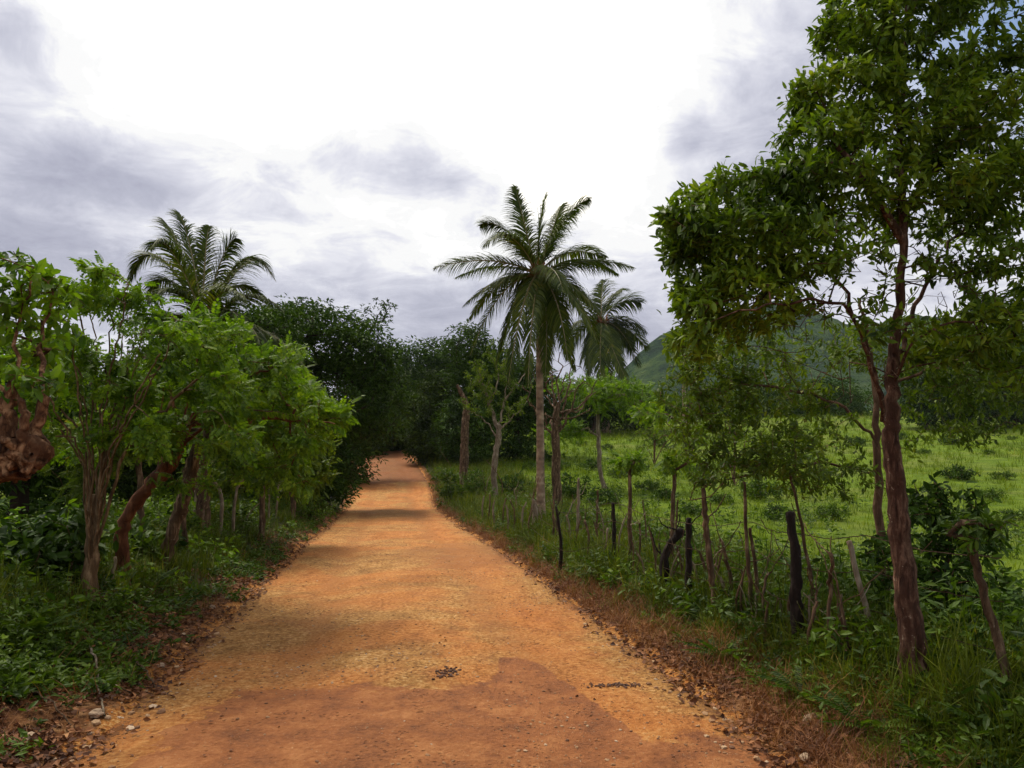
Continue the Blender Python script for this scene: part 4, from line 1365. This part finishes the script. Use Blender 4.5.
# light young trees on the near side of the skyline, left of the big tree
for k, (px, pt, Y, lb) in enumerate([(690, 385, 40, 'young light green tree in the pasture below the distant palm'), (655, 425, 45, 'small bushy tree in the pasture right of the feathery tree'), (735, 420, 34, 'young tree in the pasture under the lower branches of the big tree')]):
    b = Vector(gb(px, Y)); b.z = hz(b.x, b.y)
    c = at(px, pt, Y)
    shrub('young_tree', lb, 'tree', b, [(px, pt, Y, 20, 16, .9, 46), (px - 10, pt + 16, Y, 16, 12, .7, 26), (px + 12, pt + 14, Y, 16, 12, .7, 26)], 90 + k, T_SIMPLE, 12, .16, 'leaf_olive', r=.07, step=.3, back=.3)
print('trees done')

# ============ verge bushes
for k, (lb, bpx, bl, mt, tm, sz) in enumerate([
    ('leafy green bush at the road edge by the first cut stakes', (452, 505), [(444, 480, 0, 16, 15, .5, 60), (462, 487, 0, 18, 14, .5, 60), (455, 500, 0, 20, 12, .5, 50)], 'weed', T_SIMPLE, .12),
    ('rounded bush between the road bush and the pale forked tree', (478, 502), [(476, 482, 0, 14, 13, .5, 50), (486, 492, 0, 12, 12, .4, 36)], 'weed', T_SIMPLE, .12),
    ('dark bush behind the palm foot on its left', (518, 500), [(516, 484, 0, 16, 12, .6, 50), (505, 492, 0, 12, 10, .5, 30)], 'leaf_dark', T_SIMPLE, .13),
    ('dark bush behind the palm foot on its right', (565, 500), [(570, 485, 0, 20, 12, .8, 60), (558, 492, 0, 14, 9, .6, 30)], 'leaf_dark', T_SIMPLE, .14),
    ('vine-covered bush under the tufted pollard stump', (300, 518), [(300, 502, 0, 22, 14, .6, 60), (320, 510, 0, 14, 10, .5, 34)], 'weed', T_SIMPLE, .1),
    ('big dark bush behind the many-stemmed tree on the left', (60, 600), [(50, 565, 0, 34, 34, .7, 60), (75, 540, 0, 26, 30, .6, 44), (40, 540, 0, 22, 22, .5, 24)], 'leaf_dark', T_LEAFW, .14),
    ('bush between the leaning knotty trunk and the mottled trunk', (150, 560), [(145, 545, 0, 20, 16, .5, 34), (135, 560, 0, 18, 12, .4, 24)], 'weed', T_LEAFW, .12)]):
    g0 = G(*bpx)
    Yb = g0.y + (.6 if bpx[0] == 60 else 0)
    shrub('shrub', lb, 'bush', g0, [(a, b, Yb, c, d, e, f) for (a, b, _, c, d, e, f) in bl], 100 + k, tm, 9, sz, mt, r=.02, step=.15, back=.15)

# pasture bushes: one kind, copied
PBL = 'low dark green bushes dotted over the pasture'
protos = []
for k in range(3):
    s = Skel(120 + k)
    s.line([(0, 0, -.05), (0, 0, .2)], .1, .01)
    pts = nrm(s.rng.normal(size=(70, 3))) * s.rng.uniform(.5, 1, (70, 1)) * np.array((.9, .9, .38)) + np.array((0, 0, .35))
    pts[:, 2] = np.abs(pts[:, 2])
    s.reach(pts, .2, .03, .1, .3)
    r_ = empty('pasture_bush', (0, 0, 0), 'low dark green bush growing among the pasture grass', 'bush', PBL)
    s.mesh(.004, .03).build('stems', M['twig'], r_, True)
    g = Geo(); P_, D_ = s.ends(); put_leaves(g, T_SIMPLE, P_, D_, 16, .15, 1.2, .1, .2, s.rng, jit=.06)
    g.build('foliage', M['weed' if k else 'leaf_dark'], r_)
    protos.append([r_, False])
rr = random.Random(19)
spots = [(590, 470), (640, 470), (622, 478), (668, 500), (650, 492), (700, 478), (735, 468), (760, 500), (720, 505), (690, 515), (800, 462), (830, 475), (950, 445), (985, 455), (1005, 480), (960, 480), (940, 500), (1010, 440), (975, 430), (925, 455), (900, 440), (855, 445),
         (770, 455), (655, 448), (610, 450), (580, 446), (700, 446), (740, 440), (990, 500), (530, 470), (545, 462), (520, 455), (575, 500), (600, 505), (560, 470), (1015, 520), (780, 520), (835, 520), (960, 520)]
for i, (px, py) in enumerate(spots):
    p = G(px + rr.uniform(-4, 4), py)
    pr = protos[i % 3]
    if not pr[1]:
        o = pr[0]; pr[1] = True
    else:
        o = pr[0].copy(); COL.objects.link(o)
        for ch in pr[0].children:
            c = ch.copy(); COL.objects.link(c); c.parent = o
    o.location = p; o.rotation_euler = (0, 0, rr.uniform(0, 6.28))
    sc = rr.uniform(.5, 1.1) * min(1, max(.3, p.y / 32))
    o.scale = (sc, sc, sc * rr.uniform(.7, 1.1))

# ============ fence
FG = 'rough stakes of the roadside pasture fence'


def post(name, label, pts, r0, r1, bark, seed, cat='fence post', group=None, tuft=None, gnarl=.2, twigs=0, depth=None):
    g0 = G(*pts[0])
    Y = g0.y
    s = Skel(seed)
    r0 *= .78; r1 *= .78
    P_ = [g0 - Vector((0, 0, .1))] + [at(*q, Y + s.rng.normal() * .02) for q in pts[1:]]
    s.line(P_, .05 if r0 > .03 else .08, .004, [r0, (r0 + r1) / 2 * 1.05, r1])
    top = P_[-1]
    base = Vector(s.P[0])
    for q in range(twigs):
        k = int(len(s.P) * s.rng.uniform(.4, .98))
        p = Vector(s.P[min(k, len(s.P) - 1)])
        d = Vector(s.rng.normal(size=3)); d.z = abs(d.z) * .8 + .3; d.normalize()
        l = s.rng.uniform(.12, .4)
        s.line([p, p + d * l * .5, p + d * l + Vector((0, 0, .08))], .06, .008, [r1 * .35, .004], start=min(k, len(s.P) - 1))
    spec = None
    if tuft:
        s.reach(blob_pts([(a, b, Y, c, d, e, f) for (a, b, c, d, e, f) in tuft[0]], s.rng, .3), .1, .01, .2, .3)
        spec = (tuft[1], tuft[2], tuft[3], tuft[4])
    root = None
    if spec:
        root = empty(name, base, label, cat, group)
        s.mesh(.003, r0 * .8, gnarl, 12).build('stem', M[bark], root, True, origin=base)
        g = Geo(); E = s.ends(); put_leaves(g, spec[0], E[0], E[1], spec[1], spec[2], 1.2, .25, .1, s.rng, jit=.02)
        g.build('leaf_tuft', M[spec[3]], root, origin=base)
        return root
    o = s.mesh(.004, r0 * .8, gnarl, 12).build(name, M[bark], None, True, origin=base)
    return tag(o, label, cat, group)


posts = [
    ('pale straight stake nearest the palm on its right', [(577, 545), (578, 510), (579, 478)], .035, .025, 'bark_pale', 1),
    ('thin pale stake between the palm and the first dark post', [(597, 552), (597, 520), (598, 490)], .022, .018, 'bark_brown', 0),
    ('slim blackened post standing left of the leafy-topped live stake', [(614, 570), (614, 535), (613, 503)], .04, .03, 'bark_dark', 0),
    ('dark weathered post with a flat top in the middle of the fence', [(687, 613), (688, 565), (689, 518)], .045, .032, 'bark_dark', 1),
    ('grey-brown knobbly live stake leaning left, just right of the dark flat-topped post', [(718, 625), (708, 545), (702, 482)], .042, .026, 'bark_brown', 3),
    ('tall thin wavy pole right of the knobbly live stake', [(754, 625), (748, 560), (744, 482)], .026, .018, 'bark_brown', 2),
    ('slanting short stake close beside the tall wavy pole', [(764, 625), (756, 575), (750, 528)], .024, .018, 'bark_brown', 1),
    ('short bent stake between the knobbly stake and the wavy pole', [(734, 612), (730, 575), (721, 540)], .026, .018, 'bark_brown', 1),
    ('charred thick crooked post leaning left in front of the pasture', [(802, 655), (796, 610), (797, 570), (790, 512)], .062, .04, 'bark_dark', 0),
    ('long thin stick leaning left behind the charred crooked post', [(822, 645), (808, 560), (790, 470)], .022, .012, 'bark_brown', 1),
    ('pale leaning stake between the charred post and the big tree', [(873, 662), (866, 610), (849, 541)], .030, .024, 'bark_pale', 0),
    ('dark broad stake beside the palm foot', [(560, 575), (561, 545), (556, 508)], .035, .02, 'bark_dark', 3),
    ('thin upright stake with a snapped top left of the charred thick post', [(673, 572), (676, 530), (678, 500)], .020, .014, 'bark_brown', 1),
    ('thin grey stake behind the dark flat-topped post', [(645, 565), (646, 535), (643, 500)], .016, .012, 'bark_brown', 1),
]
for i, (lb, pts, r0, r1, bk, tw) in enumerate(posts):
    post('fence_post', lb, pts, r0, r1, bk, 200 + i, group=FG, twigs=tw, gnarl=.35 if bk == 'bark_dark' else .22)
rs = random.Random(31)
for i in range(46):
    x = 455 + i * 8.8 + rs.uniform(-6, 6)
    yb = 522 + (x - 505) * .47 + rs.uniform(-14, 2)
    h = rs.uniform(42, 88) * (.6 + .5 * (x - 500) / 400)
    post('thin_sapling', 'one of many thin leafless saplings sprouting along the pasture fence', [(x, yb), (x + rs.uniform(-5, 5), yb - h * .5), (x + rs.uniform(-12, 12), yb - h)], rs.uniform(.013, .024), .009,
         ['bark_brown', 'bark_pale', 'twig'][i % 3], 400 + i, 'sapling', 'thin saplings along the pasture fence', twigs=2, gnarl=.1)
post('live_stake', 'slim live stake topped with a fresh green leafy tuft', [(630, 572), (630, 520), (630, 468)], .038, .028, 'bark_brown', 230, 'fence post', FG,
     ([(630, 460, 14, 5, .18, 18)], T_PINL, 4, .15, 'leaf_bright'))
lt = post('live_stake', 'live stake whose long arching yellow shoots bear feathery green leaves', [(670, 585), (672, 530), (675, 470)], .036, .028, 'bark_brown', 231, 'fence post', FG,
          ([(676, 462, 14, 8, .2, 14), (650, 412, 20, 7, .4, 14), (690, 430, 8, 8, .2, 6)], T_PINL, 3, .15, 'leaf_bright'))
post('live_stake', 'leaning pale stake with a tuft of leaves at the right edge', [(1012, 722), (1000, 650), (985, 600), (972, 547)], .040, .024, 'bark_brown', 232, 'fence post', FG,
     ([(985, 524, 30, 8, .2, 26), (965, 535, 14, 6, .2, 8)], T_LEAF, 7, .07, 'weed'))
post('stump', 'gnarled hollow stump with a ragged knot on top beside the dark flat-topped post', [(662, 598), (663, 575), (668, 548), (682, 530)], .075, .045, 'bark_dark', 233, 'stump', None, twigs=5, gnarl=.6)
# short cut stakes left of the palm
rr = random.Random(5)
short = [(482, 515, 496), (488, 517, 494), (495, 519, 500), (503, 523, 498), (508, 527, 505), (514, 525, 500), (523, 530, 502), (530, 534, 510), (569, 540, 515), (587, 556, 520), (605, 560, 528), (552, 538, 512)]
for i, (x, yb, yt) in enumerate(short):
    post('cut_stake', 'short cut stake in the close row of stakes either side of the palm foot', [(x, yb + 8), (x + rr.uniform(-2, 2), (yb + yt) / 2), (x + rr.uniform(-4, 4), yt)], rr.uniform(.02, .035), .018,
         ['bark_pale', 'bark_brown'][i % 2], 240 + i, group='close row of short stakes by the palm', gnarl=.2)
post('stump', 'pale split stump leaning on the foot of the tall palm', [(534, 534), (535, 515), (534, 500)], .08, .06, 'bark_pale', 260, 'stump', None, gnarl=.4)
# left stakes
LG = 'pale stakes of the left roadside fence'
for i, (lb, pts, r0, r1, bk) in enumerate([
    ('bent pale stake curving left at its top, left of the road', [(220, 533), (222, 510), (220, 492), (209, 474)], .045, .035, 'bark_pale'),
    ('whitish stake with a tip curving right, left of the road', [(233, 538), (234, 510), (237, 490), (243, 479)], .042, .022, 'bark_pale'),
    ('short brown stake behind the whitish curved stake', [(262, 524), (262, 510), (262, 496)], .03, .025, 'bark_brown'),
    ('pale upright stake left of the tufted pollard', [(269, 522), (269, 505), (270, 486)], .03, .025, 'bark_pale'),
    ('pale slanting stake touching the tufted pollard', [(275, 521), (277, 505), (279, 482)], .03, .025, 'bark_pale'),
    ('short pale stub between the many-stemmed tree and the knotty leaning trunk', [(110, 592), (112, 575), (115, 557)], .03, .022, 'bark_pale')]):
    post('fence_post', lb, pts, r0, r1, bk, 270 + i, group=LG, gnarl=.18)
post('fence_rail', 'thin stick rail slanting down between the left stakes', [(238, 526), (252, 510), (270, 494)], .014, .012, 'bark_pale', 280, 'fence rail', None)
post('pollard', 'stubby pollarded stump with tufts of green leaves on its twisted heads, left of the road', [(292, 520), (293, 500), (286, 480), (280, 468)], .09, .05, 'bark_brown', 281, 'tree', None,
     ([(280, 466, 9, 6, .3, 20), (296, 464, 8, 5, .3, 16), (310, 463, 9, 6, .3, 20), (303, 478, 10, 6, .3, 10)], T_ROUND, 9, .13, 'leaf_bright'), gnarl=.4)

# barbed wires strung along the right-hand stakes
wg_posts = [G(505, 520), G(560, 575), G(614, 570), G(687, 613), G(754, 625), G(802, 655), G(873, 662), G(1012, 722)]
for lv, lb in ((.35, 'lowest rusty wire strand of the pasture fence'), (.62, 'middle rusty wire strand of the pasture fence'), (.86, 'top rusty wire strand of the pasture fence')):
    s = Skel(int(lv * 100))
    pts = []
    for i, p in enumerate(wg_posts):
        pts.append(Vector((p.x, p.y, p.z + lv)))
        if i < len(wg_posts) - 1:
            q = (p + wg_posts[i + 1]) / 2
            pts.append(Vector((q.x, q.y, q.z + lv - .03)))
    s.line(pts, .12, .003, [.0035, .0035])
    tag(s.mesh(.0035, .0036).build('fence_wire', M['wire'], None, False, origin=pts[0]), lb, 'wire', 'wire strands of the pasture fence')
print('fence done')


# ============ ground cover
def scatter(n, ymin, ymax, smin, smax, sidek, rng, power=1.6, sp=1.0):
    """random points beside the road: s metres out from its edge; density thins with distance"""
    t = rng.uniform(0, 1, n)
    e = 1 - power
    y = (ymin ** e + t * (ymax ** e - ymin ** e)) ** (1 / e) if abs(e) > 1e-3 else ymin * (ymax / ymin) ** t
    s = smin * wf(y) + (smax - smin) * rng.uniform(0, 1, n) ** sp * (wf(y) if smax < 2.1 else 1)
    L, Rr, z = road(y)
    x = np.where(sidek > 0, Rr + s, L - s)
    return x, y, s


def clump_mask(x, y, f, seed, rng, hard=.5):
    v = wav(x, y, f, seed) * .5 + .5
    return rng.uniform(0, 1, len(x)) < np.clip((v - hard) * 4 + .5, .05, 1)


def blades(g, x, y, length, rng, tmpls, lean=.35, zoff=0):
    z = H(x, y)
    n = len(x)
    az = rng.uniform(0, 2 * math.pi, n)
    tilt = rng.normal(size=n) * lean
    up = nrm(np.stack([np.sin(tilt) * np.cos(az + .4), np.sin(tilt) * np.sin(az + .4), np.cos(tilt)], -1))
    d = np.stack([np.cos(az), np.sin(az), np.zeros(n)], -1)
    d = nrm(d - up * (d * up).sum(1, keepdims=True))
    s_ = np.cross(up, d)
    rot = np.stack([d, s_, up], -1)
    pos = np.stack([x, y, z - .01 + zoff], -1)
    k = rng.integers(0, len(tmpls), n)
    for i, tm in enumerate(tmpls):
        m_ = k == i
        sc = np.stack([length[m_], length[m_] * 1.0, length[m_]], -1)
        g.inst(tm, pos[m_], rot[m_], sc)


BL = [t_blade(3, .035, .35), t_blade(3, .028, .7), t_blade(3, .04, .15), t_blade(3, .03, 1.0)]
rg = np.random.default_rng(77)


def tufts(n_tuft, per, ymin, ymax, smin, smax, sidek, ln, spread, rng, power=1.6, sp=1.0, f=1.2, seed=1, hard=.4):
    x, y, s = scatter(n_tuft, ymin, ymax, smin, smax, sidek, rng, power, sp)
    m_ = clump_mask(x, y, f, seed, rng, hard)
    x, y, s = x[m_], y[m_], s[m_]
    X = np.repeat(x, per) + rng.normal(size=len(x) * per) * spread
    Y = np.repeat(y, per) + rng.normal(size=len(x) * per) * spread
    S = np.repeat(s, per)
    Ln = np.repeat(rng.uniform(.6, 1.2, len(x)), per) * rng.uniform(.5, 1.15, len(X)) * ln
    Ln *= 1 + np.clip(Y, 0, 40) * .012
    ok = side(X, Y) > .12
    return X[ok], Y[ok], S[ok], Ln[ok]


# roadside grass, right
g = Geo()
X, Y, S, L_ = tufts(9500, 15, 2.6, 45, .45, 4.5, 1, .34, .05, rg, 1.35, .9, 1.3, 1, .25)
L_ *= .40 + .75 * sst(.5, 1.5, S / wf(Y))
blades(g, X, Y, L_, rg, BL)
tag(g.build('verge_grass', M['grass_blade'], None), kind='stuff')
g = Geo()
X, Y, S, L_ = tufts(7500, 14, 3.0, 45, .55, 5.5, -1, .26, .05, rg, 1.35, .8, 1.3, 3, .25)
L_ *= .40 + .75 * sst(.7, 1.8, S / wf(Y))
ok = (S > 1.0) | (Y > 5.5)
X, Y, L_ = X[ok], Y[ok], L_[ok]
blades(g, X, Y, L_, rg, BL)
tag(g.build('verge_grass', M['grass_blade'], None), kind='stuff')
# pasture grass
g = Geo()
X, Y, S, L_ = tufts(26000, 9, 6.0, 105, 3.0, 70, 1, .14, .10, rg, .9, 1.7, .5, 5, .0)
L_ *= 1 + .03 * np.clip(Y - 10, 0, 80)
blades(g, X, Y, L_, rg, [t_blade(2, .08, .5), t_blade(2, .06, .9)], .4)
X, Y, S, L_ = tufts(7000, 9, 8.0, 40, 5.0, 22, -1, .16, .10, rg, 1.2, 1.2, .5, 5, .0)
blades(g, X, Y, L_, rg, [t_blade(2, .08, .5), t_blade(2, .06, .9)], .4)
tag(g.build('pasture_grass', M['grass_pasture'], None), kind='stuff')


# leafy weeds
def weeds(n, ymin, ymax, smin, smax, sidek, h, size, tm, mat, seed, hard=.4, power=1.5, per=9, sp=1.0, f=1.6):
    rng = np.random.default_rng(seed)
    x, y, s = scatter(n, ymin, ymax, smin, smax, sidek, rng, power, sp)
    m_ = clump_mask(x, y, f, seed, rng, hard)
    x, y, s = x[m_], y[m_], s[m_]
    n = len(x)
    hh = h * rng.uniform(.5, 1.3, n) * (.45 + .7 * sst(smin, smin + 1.0, s))
    z = H(x, y)
    g = Geo()
    lean = rng.normal(size=(n, 2)) * .25
    for lev in (.25, .5, .75, 1.0):
        P_ = np.stack([x + lean[:, 0] * hh * lev, y + lean[:, 1] * hh * lev, z + hh * lev], -1)
        D_ = np.tile(np.array((0, 0, 1.0)), (n, 1)) + rng.normal(size=(n, 3)) * .2
        put_leaves(g, tm, P_, D_, max(2, int(per / 3)), size * (1.15 - .3 * lev), 1.35, .15, .03, rng)
    # thin stems
    st = t_blade(2, .05, .0)
    blades(g, x, y, hh, rng, [st], .2)
    return tag(g.build('undergrowth', M[mat], None), kind='stuff')


weeds(3600, 2.4, 40, .95, 3.6, 1, .30, .085, T_LEAF, 'weed', 5, .42)
weeds(800, 2.4, 16, 1.0, 3.0, 1, .42, .12, T_LEAFW, 'weed', 6, .5)
weeds(5200, 3.2, 42, .7, 4.6, -1, .26, .085, T_LEAF, 'weed', 7, .35)
weeds(900, 3.2, 18, 1.2, 4.5, -1, .42, .12, T_LEAFW, 'leaf_bright', 8, .5)
weeds(900, 8, 45, 3, 10, -1, .6, .17, T_LEAFW, 'leaf_dark', 9, .35)
weeds(900, 5.5, 45, 2.2, 5.5, 1, .35, .12, T_LEAF, 'leaf_dark', 10, .55)
weeds(3200, 9, 60, 2.5, 16, 1, .34, .14, T_LEAF, 'weed', 11, .62, 1.0, f=.7)
weeds(1500, 2.4, 30, .55, 1.6, 1, .20, .07, T_LEAF, 'weed', 12, .55)
weeds(2200, 4.2, 30, .25, 1.5, -1, .18, .07, T_LEAF, 'weed', 13, .6)
weeds(1400, 5, 40, 1.0, 2.6, 1, .55, .10, T_LEAF, 'weed', 15, .45)
weeds(1300, 2.4, 9, 1.2, 3.6, 1, .42, .10, T_LEAF, 'leaf_dark', 14, .3)

# ferns: individual plants at the two near verges
rr = np.random.default_rng(8)
fern_spots = [((805, 700), 'fern at the foot of the bank below the charred crooked post'), ((870, 735), 'fern at the bottom of the picture left of the big tree foot'), ((940, 740), 'large fern spreading below the big tree foot'),
              ((1000, 745), 'fern in the bottom right corner'), ((960, 700), 'fern between the big tree foot and the leaning right-hand stake'), ((30, 640), 'fern at the left edge of the near left verge'), ((60, 590), 'fern under the dark bush on the left verge'),
              ((150, 590), 'fern right of the many-stemmed tree foot'), ((720, 660), 'fern on the bank below the tall wavy pole')]
for i, ((px, py), lb) in enumerate(fern_spots):
    p = G(px, py)
    g = Geo()
    n = 11
    az = np.arange(n) * 2.4 + rr.uniform(0, 1)
    d = np.stack([np.cos(az), np.sin(az), rr.uniform(.8, 1.9, n)], -1)
    pos = np.tile(np.array(p), (n, 1))
    g.inst(T_FERN, pos, frames(d, np.tile(np.array((0, 0, 1.0)), (n, 1)) + rr.normal(size=(n, 3)) * .1), rr.uniform(.18, .32, n))
    tag(g.build('fern', M['weed'], None, origin=p), lb, 'fern', 'ferns on the near verges')

# dry grass on the right bank
g = Geo()
X, Y, S, L_ = tufts(6500, 12, 2.4, 40, .10, 1.3, 1, .15, .06, rg, 1.4, .9, 1.6, 9, .36)
blades(g, X, Y, L_, rg, [t_blade(3, .03, 1.2), t_blade(3, .03, .9), t_blade(2, .035, .6)], .9)
X, Y, S, L_ = tufts(700, 10, 3.2, 40, .3, 2.0, -1, .15, .06, rg, 1.6, .9, 1.0, 9, .3)
blades(g, X, Y, L_, rg, [t_blade(3, .03, 1.2), t_blade(3, .03, .9)], .9)
tag(g.build('dead_grass', M['dry_grass'], None), kind='stuff')

# leaf litter
g = Geo()
for sidek, n, s1 in ((-1, 30000, 1.9), (1, 24000, 1.7)):
    x, y, s = scatter(n, 2.4, 40, -.22, s1, sidek, rg, 1.7, .85)
    m_ = clump_mask(x, y, 3.0, 2, rg, .25) & (rg.uniform(0, 1, n) < sst(-.2, .25, s) + .04)
    x, y = x[m_], y[m_]
    n_ = len(x)
    az = rg.uniform(0, 6.28, n_)
    d = np.stack([np.cos(az), np.sin(az), rg.normal(size=n_) * .3], -1)
    g.inst(T_ROUND, np.stack([x, y, np.maximum(H(x, y), road_z(x, y) - .05 * (s[m_] > .4)) + rg.uniform(.002, .03, n_)], -1), frames(d, rg.normal(size=(n_, 3)) * .5 + np.array((0, 0, 1))), rg.uniform(.02, .065, n_))
# scattered on the road
n = 1500
y = 2.8 * (30 / 2.8) ** rg.uniform(0, 1, n)
L0, R0, z0 = road(y)
x = L0 + (R0 - L0) * rg.uniform(0, 1, n)
m_ = clump_mask(x, y, 2.0, 6, rg, .6)
x, y = x[m_], y[m_]; n_ = len(x)
az = rg.uniform(0, 6.28, n_)
g.inst(T_ROUND, np.stack([x, y, road_z(x, y) + .008], -1), frames(np.stack([np.cos(az), np.sin(az), rg.normal(size=n_) * .15], -1), np.array((0, 0, 1)) + rg.normal(size=(n_, 3)) * .3), rg.uniform(.012, .035, n_))
tag(g.build('leaf_litter', M['litter'], None), kind='stuff')


def t_stone(seed):
    import bmesh
    bm = bmesh.new(); bmesh.ops.create_icosphere(bm, subdivisions=1, radius=1)
    V = np.array([v.co for v in bm.verts]); T = np.array([[v.index for v in f.verts] for f in bm.faces]); bm.free()
    r_ = np.random.default_rng(seed)
    V = V * r_.uniform(.7, 1.15, (len(V), 1)) * np.array((1, .8, .55))
    return V, {3: T, 4: np.zeros((0, 4), int)}


TS = [t_stone(i) for i in range(6)]


def stones(name, n, fn, smin, smax, mat, rng, p=2.2):
    g = Geo()
    x, y, z = fn(n)
    n = len(x)
    k = rng.integers(0, 6, n)
    sz = smin + (smax - smin) * rng.uniform(0, 1, n) ** p
    az = rng.uniform(0, 6.28, n)
    d = np.stack([np.cos(az), np.sin(az), rng.normal(size=n) * .2], -1)
    rot = frames(d, np.array((0, 0, 1)) + rng.normal(size=(n, 3)) * .25)
    pos = np.stack([x, y, z + sz * .12], -1)
    for i in range(6):
        m_ = k == i
        g.inst(TS[i], pos[m_], rot[m_], sz[m_])
    return tag(g.build(name, M[mat], None), kind='stuff')


def on_road(f, hard, seed):
    def fn(n):
        y = 2.6 * (34 / 2.6) ** rg.uniform(0, 1, n)
        L0, R0, z0 = road(y)
        u = rg.uniform(0, 1, n)
        x = L0 + (R0 - L0) * u
        m_ = clump_mask(x, y, f, seed, rg, hard)
        m_ &= ~((y < 5.6) & (u > .25) & (u < .62) & (rg.uniform(0, 1, n) < .8))
        x, y = x[m_], y[m_]
        return x, y, road_z(x, y)
    return fn


def on_bank(sidek, s0, s1):
    def fn(n):
        x, y, s = scatter(n, 2.4, 35, s0, s1, sidek, rg, 1.7, 1.0)
        return x, y, np.maximum(H(x, y), np.where(s < .2, road_z(x, y), -9))
    return fn


stones('gravel', 16000, on_road(1.3, .55, 4), .003, .016, 'gravel', rg, 3)
stones('gravel', 2200, on_bank(-1, -.25, 1.2), .004, .038, 'gravel', rg, 4)
stones('gravel', 1600, on_bank(1, -.25, .9), .004, .03, 'gravel', rg, 4)
stones('dirt_crumbs', 2400, on_road(2.2, .75, 8), .003, .014, 'clod', rg, 2.5)

# the two dark heaps of crumbled earth and leaves on the road
for (px, py, n, sx, sy, lb) in [(447, 677, 150, .05, .07, 'dark clump of crumbled earth on the clay in the middle of the road'), (617, 688, 170, .11, .03, 'flat streak of dark debris on the right side of the road')]:
    b = (384 - py) / F
    Yc = CAMZ * (math.cos(PITCH) - b * math.sin(PITCH)) / -(math.sin(PITCH) + b * math.cos(PITCH))
    c = at(px, py, Yc)
    x = c.x + rg.normal(size=n) * sx; y = c.y + rg.normal(size=n) * sy
    g = Geo(); k = rg.integers(0, 6, n); sz = .003 + .016 * rg.uniform(0, 1, n) ** 2; az = rg.uniform(0, 6.28, n)
    rot = frames(np.stack([np.cos(az), np.sin(az), rg.normal(size=n) * .2], -1), np.array((0, 0, 1)) + rg.normal(size=(n, 3)) * .25)
    pos = np.stack([x, y, road_z(x, y) + .005], -1)
    for i in range(6):
        g.inst(TS[i], pos[k == i], rot[k == i], sz[k == i])
    tag(g.build('dirt_clump', M['clod'], None, origin=(c.x, c.y, float(road_z(c.x, c.y)))), kind='stuff')

# named stones on the verges
for i, (px, py, r_, lb) in enumerate([(112, 692, .05, 'largest pale stone on the left litter bank'), (96, 718, .045, 'round pale stone low on the left bank near the bottom corner'), (118, 674, .035, 'small flat stone above the largest pale stone'),
                                      (160, 668, .035, 'pale stone nearest the road on the left bank'), (30, 740, .045, 'stone in the bottom left corner'), (812, 722, .05, 'orange stone at the foot of the right bank'), (806, 764, .04, 'pale stone at the bottom right road edge'),
                                      (212, 610, .04, 'stone half sunk in litter beside the left road edge'), (640, 692 - 20, .03, 'small pale stone at the right road edge')]):
    p = G(px, py)
    o = sphere('stone', Vector(p) + Vector((0, 0, r_ * .3)), (r_, r_ * .75, r_ * .55), M['stone'], None, rough=.25, seed=i, sub=3)
    o.rotation_euler = (0, 0, i * 1.3)
    tag(o, lb, 'stone', 'stones on the verges')

# sticks on the left bank
for i, (pa, pb_, r_, lb) in enumerate([((84, 680), (105, 720), .009, 'pale stick leaning down the left bank'), ((88, 650), (100, 690), .010, 'short stout stick lying above the pale stick on the left bank'), ((128, 662), (160, 700), .008, 'stick slanting towards the road on the left bank'),
                                       ((30, 700), (70, 735), .007, 'thin stick near the bottom left corner'), ((70, 690), (140, 700), .006, 'long thin twig lying across the left bank')]):
    a, b = G(*pa), G(*pb_)
    a.z += .05; b.z += .02
    s = Skel(300 + i); s.line([a, a.lerp(b, .5) + Vector((.01, 0, .03)), b], .05, .006, [r_, r_ * .7])
    tag(s.mesh(.003, r_, .1, 20).build('stick', M['bark_pale' if i < 2 else 'bark_brown'], None, True, origin=a), lb, 'stick', 'sticks on the left bank')

# crumpled pale bag beside the far left road edge
p = G(333, 500)
o = sphere('litter_bag', p + Vector((0, 0, .08)), (.11, .09, .13), M['bag'], None, rough=.2, seed=3, sub=3)
tag(o, 'small pale crumpled bag lying at the shaded left edge of the far road', 'bag')
print('all done', len(bpy.data.objects))

# air
bpy.ops.mesh.primitive_cube_add(size=1, location=(0, 700, 95))
hb = bpy.context.object
hb.name = 'haze'; hb.data.name = 'haze'
hb.scale = (3600, 1900, 250)
m = bpy.data.materials.new('haze'); m.use_nodes = True
nt = NT(m.node_tree); nt.n.clear()
pv = nt.new('ShaderNodeVolumePrincipled')
pv.inputs['Color'].default_value = (.86, .92, 1, 1)
pv.inputs['Density'].default_value = .00011
o = nt.new('ShaderNodeOutputMaterial')
nt.l.new(pv.outputs[0], o.inputs['Volume'])
hb.data.materials.append(m)
tag(hb, kind='stuff')
